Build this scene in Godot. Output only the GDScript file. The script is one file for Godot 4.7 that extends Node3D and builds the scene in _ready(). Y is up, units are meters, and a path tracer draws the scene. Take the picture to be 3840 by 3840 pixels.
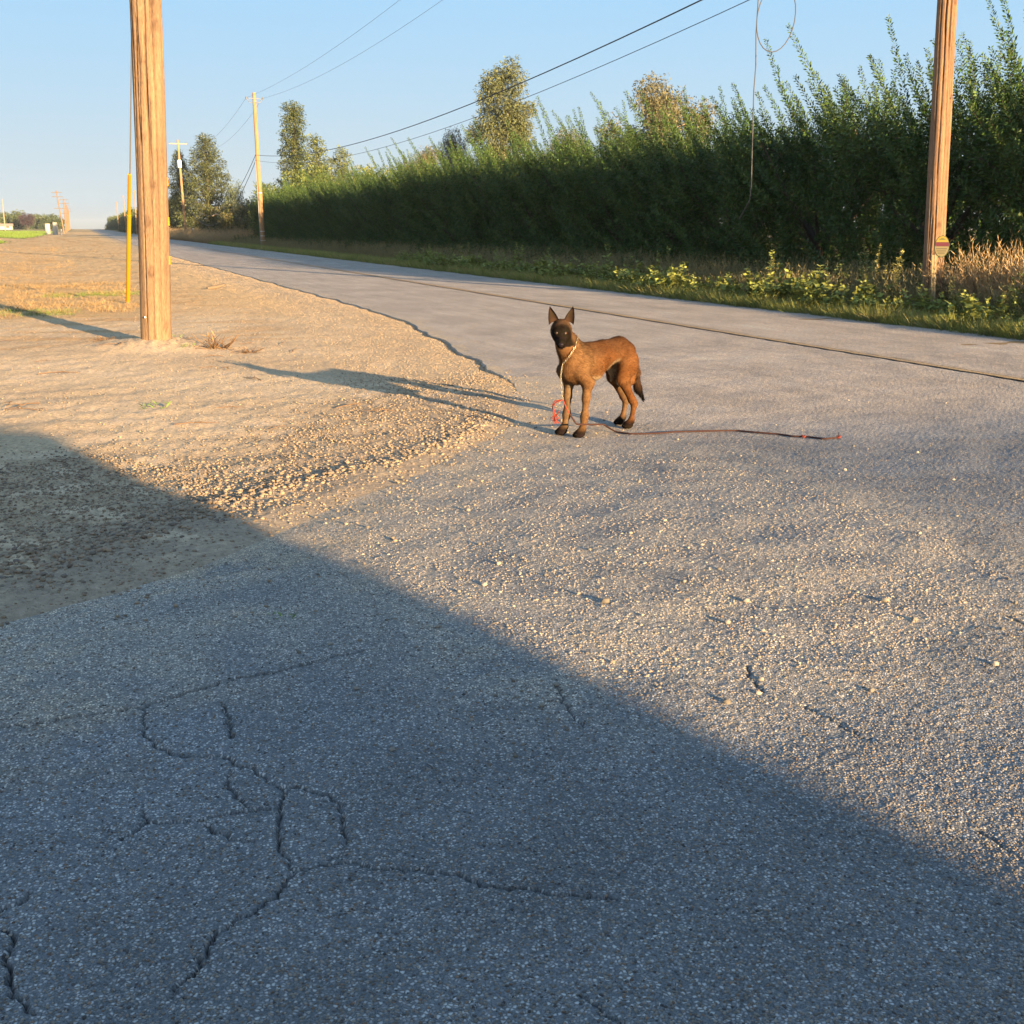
extends Node3D

# ---------------------------------------------------------------- helpers
var rng := RandomNumberGenerator.new()
var nz := FastNoiseLite.new()
var used := {}
const SUN_EL := 8.3
const SUN_DIR := Vector2(-0.265, -0.964)   # the way sunlight travels over the ground (x, z)

class B:
	var v := PackedVector3Array()
	var n := PackedVector3Array()
	var c := PackedColorArray()
	var uv := PackedVector2Array()
	var i := PackedInt32Array()
	var sure := false
	func vert(p: Vector3, nn: Vector3, col: Color, t := Vector2.ZERO) -> int:
		v.append(p); n.append(nn); c.append(col); uv.append(t)
		return v.size() - 1
	func tri(a: Vector3, b: Vector3, d: Vector3, nn: Vector3, col: Color) -> void:
		var k := v.size()
		v.append(a); v.append(b); v.append(d)
		n.append(nn); n.append(nn); n.append(nn)
		c.append(col); c.append(col); c.append(col)
		uv.append(Vector2(a.x, a.y)); uv.append(Vector2(b.x, b.y)); uv.append(Vector2(d.x, d.y))
		i.append(k); i.append(k + 1); i.append(k + 2)
	func leaf(p: Vector3, dir: Vector3, side: Vector3, nn: Vector3, len: float, wid: float, col: Color) -> void:
		if dir.cross(side).dot(nn) < 0.0:
			side = -side
		var k := v.size()
		var m := p + dir * (len * 0.45)
		v.append(p); v.append(m + side * (wid * 0.5)); v.append(p + dir * len); v.append(m - side * (wid * 0.5))
		for q in 4:
			n.append(nn); c.append(col)
		uv.append(Vector2(0.5, 0)); uv.append(Vector2(1, 0.45)); uv.append(Vector2(0.5, 1)); uv.append(Vector2(0, 0.45))
		i.append(k); i.append(k + 1); i.append(k + 2)
		i.append(k); i.append(k + 2); i.append(k + 3)
	func quad(a: Vector3, b: Vector3, d: Vector3, e: Vector3, col: Color) -> void:
		var nn := (d - a).cross(b - a)
		if nn.length() < 1e-12:
			nn = (e - a).cross(d - a)
		nn = nn.normalized()
		var k := v.size()
		v.append(a); v.append(b); v.append(d); v.append(e)
		for q in 4:
			n.append(nn); c.append(col)
		var lu := (b - a).length()
		var lv := (e - a).length()
		uv.append(Vector2(0, 0)); uv.append(Vector2(lu, 0)); uv.append(Vector2(lu, lv)); uv.append(Vector2(0, lv))
		i.append(k); i.append(k + 1); i.append(k + 2)
		i.append(k); i.append(k + 2); i.append(k + 3)
	func box(mn: Vector3, mx: Vector3, col: Color) -> void:
		var a := mn
		var b := mx
		quad(Vector3(a.x, a.y, b.z), Vector3(a.x, b.y, b.z), Vector3(b.x, b.y, b.z), Vector3(b.x, a.y, b.z), col)
		quad(Vector3(b.x, a.y, a.z), Vector3(b.x, b.y, a.z), Vector3(a.x, b.y, a.z), Vector3(a.x, a.y, a.z), col)
		quad(Vector3(a.x, a.y, a.z), Vector3(a.x, b.y, a.z), Vector3(a.x, b.y, b.z), Vector3(a.x, a.y, b.z), col)
		quad(Vector3(b.x, a.y, b.z), Vector3(b.x, b.y, b.z), Vector3(b.x, b.y, a.z), Vector3(b.x, a.y, a.z), col)
		quad(Vector3(a.x, b.y, b.z), Vector3(a.x, b.y, a.z), Vector3(b.x, b.y, a.z), Vector3(b.x, b.y, b.z), col)
		quad(Vector3(a.x, a.y, a.z), Vector3(a.x, a.y, b.z), Vector3(b.x, a.y, b.z), Vector3(b.x, a.y, a.z), col)
	func tube(pts: Array, rad: Array, seg: int, col: Color, cap := true) -> void:
		var m := pts.size()
		var k0 := v.size()
		var side := Vector3.ZERO
		var run := 0.0
		for q in m:
			var t: Vector3 = (pts[mini(q + 1, m - 1)] - pts[maxi(q - 1, 0)])
			t = t.normalized() if t.length() > 1e-9 else Vector3.UP
			if side == Vector3.ZERO:
				side = t.cross(Vector3.UP if absf(t.y) < 0.9 else Vector3.RIGHT).normalized()
			else:
				side = (side - t * side.dot(t)).normalized()
			var up := t.cross(side)
			if q > 0:
				run += (pts[q] - pts[q - 1]).length()
			var r: float = rad[mini(q, rad.size() - 1)]
			for s in seg + 1:
				var a := TAU * s / seg
				var d := side * cos(a) + up * sin(a)
				v.append(pts[q] + d * r); n.append(d); c.append(col); uv.append(Vector2(float(s) / seg, run))
		for q in m - 1:
			for s in seg:
				var a := k0 + q * (seg + 1) + s
				var b := a + seg + 1
				i.append(a); i.append(a + 1); i.append(b)
				i.append(a + 1); i.append(b + 1); i.append(b)
		if cap:
			for e in [0, m - 1]:
				var t: Vector3 = (pts[1] - pts[0]) if e == 0 else (pts[m - 1] - pts[m - 2])
				var nn := -t.normalized() if e == 0 else t.normalized()
				var cc := vert(pts[e], nn, col)
				var f := v.size()
				for s in seg + 1:
					vert(v[k0 + e * (seg + 1) + s], nn, col)
				for s in seg:
					i.append(cc); i.append(f + s); i.append(f + s + 1)
	func mesh(mat: Material) -> ArrayMesh:
		var am := ArrayMesh.new()
		if v.size() == 0:
			return am
		for t in (0 if sure else i.size() / 3):      # every face turned the way its normals point
			var p := v[i[t * 3]]
			var g := (v[i[t * 3 + 2]] - p).cross(v[i[t * 3 + 1]] - p)
			if g.dot(n[i[t * 3]] + n[i[t * 3 + 1]] + n[i[t * 3 + 2]]) < 0.0:
				var w := i[t * 3 + 1]
				i[t * 3 + 1] = i[t * 3 + 2]
				i[t * 3 + 2] = w
		var arr := []
		arr.resize(Mesh.ARRAY_MAX)
		arr[Mesh.ARRAY_VERTEX] = v
		arr[Mesh.ARRAY_NORMAL] = n
		arr[Mesh.ARRAY_COLOR] = c
		arr[Mesh.ARRAY_TEX_UV] = uv
		arr[Mesh.ARRAY_INDEX] = i
		am.add_surface_from_arrays(Mesh.PRIMITIVE_TRIANGLES, arr)
		am.surface_set_material(0, mat)
		return am

func numbered(called: String) -> String:
	if not used.has(called):
		used[called] = 0
		return called
	used[called] += 1
	return "%s_%03d" % [called, used[called]]

func tag(o: Node, label: String, category: String, group := "", kind := "") -> Node:
	if label: o.set_meta("label", label)
	if category: o.set_meta("category", category)
	if group: o.set_meta("group", group)
	if kind: o.set_meta("kind", kind)
	return o

func thing(called: String, label: String, category: String, at := Vector3.ZERO, turn := 0.0, group := "") -> Node3D:
	var o := Node3D.new()
	o.name = numbered(called)
	add_child(o)
	o.position = at
	o.rotation.y = turn
	tag(o, label, category, group)
	return o

func put(called: String, m: Mesh, parent: Node = null) -> MeshInstance3D:
	var o := MeshInstance3D.new()
	o.mesh = m
	if parent == null:
		o.name = numbered(called)
		add_child(o)
	else:
		o.name = called
		parent.add_child(o, true)
	return o

func structure(called: String, m: Mesh) -> MeshInstance3D:
	var o := put(called, m)
	o.set_meta("kind", "structure")
	return o

func scatter(called: String, m: Mesh, where: Array, tints: Array, parent: Node = null) -> MultiMeshInstance3D:
	var mm := MultiMesh.new()
	mm.transform_format = MultiMesh.TRANSFORM_3D
	mm.use_colors = tints.size() > 0
	mm.mesh = m
	mm.instance_count = where.size()
	for k in where.size():
		mm.set_instance_transform(k, where[k])
		if tints.size() > 0:
			mm.set_instance_color(k, tints[k])
	var o := MultiMeshInstance3D.new()
	o.multimesh = mm
	if parent == null:
		o.name = numbered(called)
		add_child(o)
	else:
		o.name = called
		parent.add_child(o, true)
	o.set_meta("kind", "stuff")
	return o

func lin(r: float, g: float, b: float) -> Color:
	return Color(r, g, b)

func srgb(r: float, g: float, b: float) -> Color:    # linear base colour given to a material
	return Color(r, g, b).linear_to_srgb()

func mat(rough := 0.85, col := Color.WHITE, vc := true) -> StandardMaterial3D:
	var m := StandardMaterial3D.new()
	m.albedo_color = col
	m.roughness = rough
	m.metallic_specular = 0.3
	m.vertex_color_use_as_albedo = vc
	m.cull_mode = BaseMaterial3D.CULL_DISABLED
	return m

func noise_tex(kind: int, freq: float, oct: int, size: int, sd: int, normal := false) -> Image:
	var f := FastNoiseLite.new()
	f.noise_type = kind
	f.frequency = freq
	f.fractal_octaves = oct
	f.fractal_type = FastNoiseLite.FRACTAL_FBM if oct > 1 else FastNoiseLite.FRACTAL_NONE
	f.seed = sd
	return f.get_seamless_image(size, size)

func tex_of(im: Image) -> ImageTexture:
	return ImageTexture.create_from_image(im)

func ss(a: float, b: float, x: float) -> float:
	var t := clampf((x - a) / (b - a), 0.0, 1.0)
	return t * t * (3.0 - 2.0 * t)

func rf(a: float, b: float) -> float:
	return rng.randf_range(a, b)

func mixc(a: Color, b: Color, t: float) -> Color:
	return a.lerp(b, clampf(t, 0.0, 1.0))

func jit(c: Color, k: float) -> Color:
	var f := 1.0 + rf(-k, k)
	return Color(c.r * f, c.g * f * (1.0 + rf(-k, k) * 0.25), c.b * f)

func in_poly(p: Vector2, poly: PackedVector2Array) -> bool:
	return Geometry2D.is_point_in_polygon(p, poly)

# ---------------------------------------------------------------- the lie of the land
const EDGE_Z := [-2000.0, -60.4, -35.6, -24.7, -18.3, -13.83, -12.02, -10.82, -9.5, -8.14, -7.06, -6.16, -5.33, -4.8, -4.38, -4.06, -3.8, -3.4, -2.9, 60.0]
const EDGE_X := [4.3, 4.4, 4.65, 4.75, 4.72, 4.2, 3.95, 3.78, 3.5, 2.95, 2.3, 1.58, 1.05, 0.7, 0.36, -0.03, -0.4, -1.3, -9.0, -9.5]
const ROAD_FAR := 11.5
const ROAD_MID := 8.35

func edge_x(z: float) -> float:
	var k := 0
	while k < EDGE_Z.size() - 2 and z > EDGE_Z[k + 1]:
		k += 1
	var t: float = clampf((z - EDGE_Z[k]) / (EDGE_Z[k + 1] - EDGE_Z[k]), 0.0, 1.0)
	return lerpf(EDGE_X[k], EDGE_X[k + 1], t) + 0.025 * nz.get_noise_2d(z * 22.0, 7.0) + 0.07 * nz.get_noise_2d(z * 3.0, 31.0)

func land(z: float) -> float:
	return 0.18 * ss(-7.6, -3.2, z) + 1.1 * ss(-150.0, -800.0, z)

var ridge := PackedVector2Array([Vector2(2.7, -8.1), Vector2(2.2, -7.2), Vector2(1.5, -6.5), Vector2(0.95, -6.0), Vector2(0.6, -5.65), Vector2(0.08, -4.95), Vector2(-0.25, -4.55), Vector2(-0.9, -4.2)])
var gravel_a := PackedVector2Array([Vector2(1.15, -7.8), Vector2(2.13, -9.3), Vector2(2.9, -10.4), Vector2(3.5, -10.5), Vector2(3.3, -9.2), Vector2(2.7, -7.9), Vector2(2.25, -7.1), Vector2(1.5, -6.4), Vector2(0.96, -5.9), Vector2(0.6, -5.6), Vector2(0.3, -6.4), Vector2(1.0, -7.05)])
var gravel_b := PackedVector2Array([Vector2(0.4, -7.0), Vector2(0.62, -5.65), Vector2(0.08, -4.75), Vector2(-0.25, -4.38), Vector2(-1.2, -4.1), Vector2(-1.3, -6.9), Vector2(-0.5, -7.3), Vector2(-0.05, -7.6)])
var stony := PackedVector2Array([Vector2(2.3, -6.9), Vector2(3.5, -6.4), Vector2(3.3, -3.8), Vector2(3.0, -3.0), Vector2(2.1, -2.55), Vector2(1.2, -2.75), Vector2(1.0, -3.3), Vector2(0.9, -4.3), Vector2(1.5, -5.9)])

func poly_dist(p: Vector2, poly: PackedVector2Array) -> float:
	var d := 1e9
	for k in poly.size() - 1:
		d = minf(d, p.distance_squared_to(Geometry2D.get_closest_point_to_segment(p, poly[k], poly[k + 1])))
	return sqrt(d)

func road_y(x: float, z: float) -> float:
	return land(z) + 0.012 * nz.get_noise_2d(x * 14.0, z * 14.0) - 0.0

func dirt_y(x: float, z: float) -> float:
	var sd := edge_x(z) - x
	var base := land(z)
	if x > 6.0:
		return base - 0.03 + (0.10 * ss(12.5, 16.0, x) - 0.06 * ss(11.3, 12.3, x)) + 0.04 * nz.get_noise_2d(x * 6.0, z * 6.0)
	var far := ss(-9.2, -11.5, z)
	var lip := lerpf(clampf(sd * 0.09, -0.05, 0.02), clampf(-0.024 + sd * 0.008, -0.03, 0.0) if sd > 0.0 else -0.05, far)
	var w := ss(-0.1, 0.5, sd)
	var h := base + lip
	var amp := 1.0 + 0.5 * ss(2.0, -1.0, x)
	h += w * (0.0065 * amp * nz.get_noise_2d(x * 9.0, z * 9.0) + 0.003 * nz.get_noise_2d(x * 34.0 + 50.0, z * 34.0) * (1.0 + 3.0 * ss(-14.0, -30.0, z)) + 0.0055 * nz.get_noise_2d(x * 110.0, z * 110.0 + 9.0) + 0.02 * ss(-16.0, -40.0, z) * nz.get_noise_2d(x * 9.0, z * 5.0))
	# wheel ruts and drag marks that run across the shoulder
	h += w * 0.004 * nz.get_noise_2d((x + z * 0.35) * 7.0 + 200.0, (z - x * 0.35) * 60.0)
	var dp := Vector2(x - 0.76, z + 14.95).length_squared()
	if dp < 6.0:
		h += 0.09 * exp(-dp / 0.5) * (1.0 + 0.25 * nz.get_noise_2d(x * 40.0, z * 40.0))
	if z > -8.6 and z < -3.5:
		var d := poly_dist(Vector2(x, z), ridge)
		h += 0.007 * exp(-d * d / 0.05) * ss(-0.3, 0.3, sd)
	if x < -8.0 and z < -60.0:
		h += 0.25 * ss(-8.0, -16.0, x) * ss(-60.0, -110.0, z)
	return h

func _ready() -> void:
	rng.seed = 1
	nz.noise_type = FastNoiseLite.TYPE_SIMPLEX_SMOOTH
	nz.fractal_type = FastNoiseLite.FRACTAL_NONE
	nz.frequency = 0.25
	nz.seed = 12
	# camera
	var cam := Camera3D.new()
	cam.name = "camera"
	add_child(cam)
	cam.position = Vector3(0, 1.4, 0)
	cam.rotation_order = EULER_ORDER_YXZ
	cam.rotation_degrees = Vector3(-13.8248, -19.946, 0)
	cam.fov = 47.994
	cam.near = 0.05
	cam.far = 6000.0
	cam.current = true
	# sky and sun
	var env := Environment.new()
	env.background_mode = Environment.BG_SKY
	var sky := Sky.new()
	var sm := PanoramaSkyMaterial.new()
	sm.panorama = clear_sky(4.5)
	sky.sky_material = sm
	env.sky = sky
	env.tonemap_mode = Environment.TONE_MAPPER_LINEAR
	env.tonemap_exposure = 4.5
	env.fog_enabled = true
	env.fog_density = 0.0001
	env.fog_light_color = Color(0.86, 0.90, 0.94)
	env.sdfgi_enabled = true
	env.ssao_enabled = true
	env.ssil_enabled = true
	var we := WorldEnvironment.new()
	we.name = "world_environment"
	we.environment = env
	add_child(we)
	var sun := DirectionalLight3D.new()
	sun.name = "sun"
	add_child(sun)
	var e := deg_to_rad(SUN_EL)
	sun.look_at_from_position(Vector3.ZERO, Vector3(SUN_DIR.x * cos(e), -sin(e), SUN_DIR.y * cos(e)), Vector3.UP)
	sun.light_color = srgb(1.0, 0.70, 0.38)
	sun.light_energy = 1.6
	sun.light_angular_distance = 0.5
	sun.shadow_enabled = true
	# the setting, then the things
	var t0 := Time.get_ticks_msec()
	build_ground()
	print("ground ", Time.get_ticks_msec() - t0)
	build_road()
	print("road ", Time.get_ticks_msec() - t0)
	build_markings()
	build_house()
	build_farm()
	build_poles()
	print("poles ", Time.get_ticks_msec() - t0)
	build_orchard()
	build_background_trees()
	print("trees ", Time.get_ticks_msec() - t0)
	build_verge()
	build_left_plants()
	print("plants ", Time.get_ticks_msec() - t0)
	build_marker()
	build_dog()
	build_leash()
	print("dog ", Time.get_ticks_msec() - t0)
	build_stones()
	print("stones ", Time.get_ticks_msec() - t0)

func clear_sky(exposure: float) -> ImageTexture:
	# a cloudless sky soon after sunrise: pale at the horizon, deepening upwards, warmer round the sun
	var w := 256
	var h := 128
	var im := Image.create(w, h, false, Image.FORMAT_RGBF)
	var at := [0.0, 3.0, 6.0, 10.0, 20.0, 40.0, 90.0]
	var cs := [Vector3(0.70, 0.75, 0.76), Vector3(0.62, 0.75, 0.82), Vector3(0.52, 0.73, 0.90), Vector3(0.42, 0.70, 0.96), Vector3(0.39, 0.65, 0.97), Vector3(0.33, 0.56, 0.90), Vector3(0.28, 0.48, 0.80)]
	var e := deg_to_rad(SUN_EL)
	var to_sun := Vector3(-SUN_DIR.x * cos(e), sin(e), -SUN_DIR.y * cos(e))
	for y in h:
		var el := 90.0 - (y + 0.5) / h * 180.0
		for x in w:
			var c: Vector3 = cs[0]
			if el > 0.0:
				var k := 0
				while k < 5 and el > at[k + 1]:
					k += 1
				c = (cs[k] as Vector3).lerp(cs[k + 1], clampf((el - at[k]) / (at[k + 1] - at[k]), 0.0, 1.0))
				var az := (x + 0.5) / w * TAU
				var d := Vector3(sin(az) * cos(deg_to_rad(el)), sin(deg_to_rad(el)), cos(az) * cos(deg_to_rad(el)))
				d = Vector3(-d.x, d.y, -d.z)
				var g := acos(clampf(d.dot(to_sun), -1, 1))
				c += Vector3(1.0, 0.72, 0.40) * 1.1 * exp(-g * g / 0.16)
			else:
				c = Vector3(0.42, 0.38, 0.32)
			c /= exposure
			im.set_pixel(x, y, Color(c.x, c.y, c.z))
	return ImageTexture.create_from_image(im)

# ---------------------------------------------------------------- surfaces
func asphalt_material() -> StandardMaterial3D:
	var s := 768
	var val := FastNoiseLite.new()
	val.noise_type = FastNoiseLite.TYPE_CELLULAR
	val.cellular_return_type = FastNoiseLite.RETURN_CELL_VALUE
	val.cellular_jitter = 0.95
	val.fractal_type = FastNoiseLite.FRACTAL_NONE
	val.frequency = 0.085
	val.seed = 5
	var dis: FastNoiseLite = val.duplicate()
	dis.cellular_return_type = FastNoiseLite.RETURN_DISTANCE2_SUB
	var fine: FastNoiseLite = val.duplicate()
	fine.frequency = 0.21
	fine.seed = 9
	var a := val.get_image(s, s, false, false, false)
	var d := dis.get_image(s, s, false, false, false)
	var f := fine.get_image(s, s, false, false, false)
	var p := noise_tex(FastNoiseLite.TYPE_SIMPLEX_SMOOTH, 0.25, 2, s, 3)
	var da := a.get_data()
	var dd := d.get_data()
	var df := f.get_data()
	var dp := p.get_data()
	var col := PackedByteArray()
	var hgt := PackedByteArray()
	col.resize(s * s * 3)
	hgt.resize(s * s)
	for k in s * s:
		var tone := da[k] / 255.0
		var e := clampf((dd[k] / 255.0 - 0.04) / 0.30, 0.0, 1.0)     # 0 in the binder, 1 on a stone
		var small := df[k] / 255.0
		var grit := dp[k] / 255.0
		var stone := 0.10 + 0.42 * tone * tone
		if tone < 0.30:
			e *= 0.35
		var bind := 0.075 + 0.07 * small + 0.10 * (grit - 0.5)
		var x := lerpf(bind, stone, e) * (0.85 + 0.3 * grit)
		var warm := (tone - 0.5) * 0.10
		var g := clampf(x * 2.6, 0.0, 1.0)
		col[k * 3] = int(255.0 * pow(clampf(g * (1.0 + warm), 0, 1), 0.4545))
		col[k * 3 + 1] = int(255.0 * pow(g, 0.4545))
		col[k * 3 + 2] = int(255.0 * pow(clampf(g * (0.97 - warm), 0, 1), 0.4545))
		hgt[k] = int(255.0 * clampf(0.15 + 0.55 * e * (0.5 + 0.5 * tone) + 0.18 * small + 0.12 * grit, 0.0, 1.0))
	var m := mat(0.92)
	m.albedo_texture = tex_of(Image.create_from_data(s, s, false, Image.FORMAT_RGB8, col))
	m.heightmap_enabled = true
	m.heightmap_texture = tex_of(Image.create_from_data(s, s, false, Image.FORMAT_L8, hgt))
	m.heightmap_scale = 0.28
	m.resource_name = "asphalt"
	return m

func dirt_material() -> StandardMaterial3D:
	var s := 768
	var a := noise_tex(FastNoiseLite.TYPE_SIMPLEX_SMOOTH, 0.02, 5, s, 21).get_data()
	var b := noise_tex(FastNoiseLite.TYPE_SIMPLEX_SMOOTH, 0.19, 3, s, 22).get_data()
	var cv := FastNoiseLite.new()
	cv.noise_type = FastNoiseLite.TYPE_CELLULAR
	cv.cellular_return_type = FastNoiseLite.RETURN_CELL_VALUE
	cv.fractal_type = FastNoiseLite.FRACTAL_NONE
	cv.frequency = 0.09
	var d := cv.get_image(s, s).get_data()
	var col := PackedByteArray()
	var hgt := PackedByteArray()
	col.resize(s * s * 3)
	hgt.resize(s * s)
	for k in s * s:
		var x := 0.72 + 0.30 * (a[k] / 255.0 - 0.5) + 0.34 * (b[k] / 255.0 - 0.5)
		var peb := d[k] / 255.0
		if peb > 0.86:
			x += 0.18 * (peb - 0.86) / 0.14
		elif peb < 0.1:
			x -= 0.14
		var g := clampf(x, 0.0, 1.0)
		col[k * 3] = int(255.0 * pow(g, 0.4545))
		col[k * 3 + 1] = int(255.0 * pow(g * 0.985, 0.4545))
		col[k * 3 + 2] = int(255.0 * pow(g * 0.96, 0.4545))
		hgt[k] = int(255.0 * clampf(0.2 + 0.3 * a[k] / 255.0 + 0.35 * b[k] / 255.0 + (0.25 if peb > 0.86 else 0.0), 0, 1))
	var m := mat(0.97)
	m.albedo_texture = tex_of(Image.create_from_data(s, s, false, Image.FORMAT_RGB8, col))
	m.heightmap_enabled = true
	m.heightmap_texture = tex_of(Image.create_from_data(s, s, false, Image.FORMAT_L8, hgt))
	m.heightmap_scale = 0.8
	m.metallic_specular = 0.15
	m.resource_name = "dirt"
	return m

# cracks in the asphalt, as pairs x, z
const CRACKS := [
	[0.050, -2.968, 0.043, -2.871, 0.046, -2.786, 0.066, -2.719, 0.093, -2.670, 0.129, -2.634, 0.182, -2.623, 0.217, -2.597, 0.242, -2.545, 0.275, -2.508, 0.296, -2.442, 0.321, -2.408, 0.354, -2.387, 0.393, -2.356, 0.417, -2.323, 0.426, -2.279, 0.420, -2.227, 0.414, -2.170, 0.409, -2.128, 0.390, -2.087, 0.365, -2.062],
	[0.321, -2.408, 0.319, -2.358, 0.303, -2.316, 0.292, -2.258, 0.280, -2.204, 0.273, -2.150, 0.279, -2.100, 0.286, -2.065, 0.289, -2.044],
	[0.217, -2.524, 0.209, -2.465, 0.217, -2.395, 0.238, -2.339, 0.269, -2.305, 0.303, -2.316],
	[0.020, -2.403, 0.024, -2.340, 0.076, -2.314, 0.130, -2.309, 0.187, -2.319, 0.229, -2.320, 0.270, -2.309],
	[0.024, -2.340, -0.004, -2.307, -0.031, -2.274],
	[0.141, -2.280, 0.158, -2.241, 0.193, -2.200, 0.229, -2.168],
	[0.268, -2.033, 0.289, -2.044, 0.323, -2.051, 0.369, -2.050, 0.405, -2.032, 0.438, -2.003, 0.479, -1.978, 0.526, -1.952, 0.566, -1.931, 0.591, -1.903, 0.612, -1.865, 0.657, -1.840, 0.696, -1.819, 0.750, -1.783, 0.799, -1.756, 0.843, -1.734],
	[0.289, -2.044, 0.268, -2.014, 0.253, -1.977, 0.217, -1.944, 0.178, -1.924, 0.146, -1.902, 0.119, -1.870, 0.098, -1.826, 0.078, -1.785, 0.048, -1.749, 0.025, -1.722],
	[1.122, -2.734, 1.100, -2.633, 1.092, -2.545, 1.087, -2.470],
	[0.665, -1.507, 0.677, -1.468, 0.696, -1.431, 0.72, -1.37],
	[-0.241, -2.021, -0.218, -2.008, -0.220, -1.942, -0.222, -1.875, -0.203, -1.814, -0.181, -1.762],
	[0.254, -2.928, 0.250, -2.817, 0.244, -2.694],
	[-0.190, -2.132, -0.217, -2.107, -0.245, -2.094, -0.4, -2.03],
	[-0.6, -2.97, -0.297, -2.969, -0.219, -2.955, -0.101, -2.978, 0.047, -2.981, 0.161, -3.034, 0.290, -3.087, 0.430, -3.102, 0.586, -3.170, 0.689, -3.191],
	[1.689, -2.681, 1.660, -2.611, 1.642, -2.551, 1.644, -2.496],
	[1.671, -2.435, 1.686, -2.389, 1.701, -2.334, 1.708, -2.270, 1.708, -2.210, 1.724, -2.151],
	[1.657, -1.717, 1.656, -1.674, 1.664, -1.623],
	[2.720, -2.806, 2.719, -2.761, 2.713, -2.704],
]
const CRACK_WIDTH := [0.0075, 0.007, 0.005, 0.006, 0.004, 0.004, 0.0085, 0.009, 0.005, 0.007, 0.012, 0.008, 0.006, 0.008, 0.009, 0.008, 0.007, 0.007]

func build_road() -> void:
	# rows: close together near the photographer's feet, wider apart down the road
	var zs := PackedFloat32Array()
	for q in [60.0, 30.0, 12.0, 5.0, 2.0, 0.6, 0.0, -0.4, -0.7, -0.95]:
		zs.append(q)
	var z := -1.1
	while z > -3.4:
		zs.append(z)
		z *= 1.0027
	while z > -13.0:
		zs.append(z)
		z *= 1.0075
	while z > -60.0:
		zs.append(z)
		z *= 1.02
	while z > -1900.0:
		zs.append(z)
		z *= 1.07
	var core := 560
	var left := 36
	var right := 110
	var cols := left + core + right + 1
	var rows := zs.size()
	var V := PackedVector3Array()
	var C := PackedColorArray()
	var U := PackedVector2Array()
	V.resize(rows * (cols + 1))
	C.resize(rows * (cols + 1))
	U.resize(rows * (cols + 1))
	var dust := lin(1.0, 0.80, 0.575)
	var dusty := lin(0.86, 0.74, 0.60)
	var plain := lin(0.47, 0.475, 0.485)
	var old := lin(0.86, 0.725, 0.61)
	var edge_line := PackedVector2Array()
	for q in range(9, 19):
		edge_line.append(Vector2(EDGE_X[q], EDGE_Z[q]))
	for r in rows:
		var zz := zs[r]
		var d := maxf(1.0, -zz)
		var xl := edge_x(zz)
		var a := maxf(xl, -0.28 - d * 0.10)
		var b := minf(ROAD_FAR - 0.5, 0.9 + d * 0.98)
		b = maxf(b, a + 0.5)
		var far_edge := ROAD_FAR + 0.06 * nz.get_noise_2d(zz * 6.0, 77.0)
		for q in cols + 1:
			var x: float
			if q == 0:
				x = xl - 0.05
			elif q <= left:
				x = lerpf(xl, a, float(q - 1) / left)
			elif q <= left + core:
				x = lerpf(a, b, float(q - left) / core)
			else:
				x = lerpf(b, far_edge, float(q - left - core) / right)
			var k := r * (cols + 1) + q
			var y := land(zz) + 0.004 * nz.get_noise_2d(x * 10.0, zz * 10.0)
			if d < 13.0:
				var fine := ss(float(left), left + 40.0, float(q)) * ss(float(left + core), left + core - 40.0, float(q))
				y += fine * 0.0011 * nz.get_noise_2d(x * 90.0, zz * 90.0)
				if d < 3.4:
					y += fine * 0.0014 * nz.get_noise_2d(x * 330.0, zz * 330.0 + 40.0)
			if q == 0 or q == cols:
				y -= 0.10
			V[k] = Vector3(x, y, zz)
			U[k] = Vector2(x, zz) * 2.1
			var p := Vector2(x, zz)
			var big := nz.get_noise_2d(x * 2.6 + 11.0, zz * 2.6)
			var mid := nz.get_noise_2d(x * 11.0, zz * 11.0 + 90.0)
			var sml := nz.get_noise_2d(x * 60.0, zz * 60.0)
			var t := plain
			# the lane: greyer and older than the driveway
			t = mixc(t, old, ss(-5.0, -8.5, zz) * ss(2.0, 4.5, x))
			var tone := 1.0 + 0.14 * big + 0.10 * mid
			if zz < -8.0:   # wheel paths and streaks along the lane
				tone *= 1.0 + 0.07 * nz.get_noise_2d(x * 16.0, zz * 0.6) + 0.05 * nz.get_noise_2d(x * 50.0, zz * 2.5)
			t = Color(t.r * tone, t.g * tone, t.b * tone)
			# soil carried onto the edge of the asphalt
			var sd := x - xl
			if zz > -8.6 and zz < -1.9 and sd > 0.0:
				sd = minf(sd, poly_dist(p, edge_line))
			var reach := 1.05 + 0.5 * big
			if zz > -4.6:
				reach = 0.95 + 0.5 * big
			if zz < -10.5:
				reach = 0.14 + 0.06 * mid
			if zz > -14.0 or sd < 0.4:
				var share := ss(reach, -0.1, sd + 0.35 * mid + 0.22 * sml)
				t = mixc(t, dust, share * 0.95)
			if zz > -7.5 and zz < -2.2:
				var st := ss(0.65, -0.1, 0.0 if in_poly(p, stony) else poly_dist(p, stony))
				t = mixc(t, dusty, st * clampf(0.55 + 0.5 * mid + 0.35 * sml, 0.0, 1.0))
			# washed-in silt on the driveway
			if zz > -4.2 and zz < -2.6 and x < 0.9:
				var silt := ss(-2.75, -3.5, zz + 0.25 * mid + 0.1 * big) * ss(1.0, 0.2, x + 0.3 * mid)
				t = mixc(t, lin(0.80, 0.73, 0.64), silt * clampf(0.7 + 0.5 * sml, 0, 1))
			C[k] = t
	# grooves
	var row_of := func(zq: float) -> int:
		var lo := 0
		var hi := rows - 1
		while hi - lo > 1:
			var m := (lo + hi) / 2
			if zs[m] > zq: lo = m
			else: hi = m
		return lo
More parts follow.
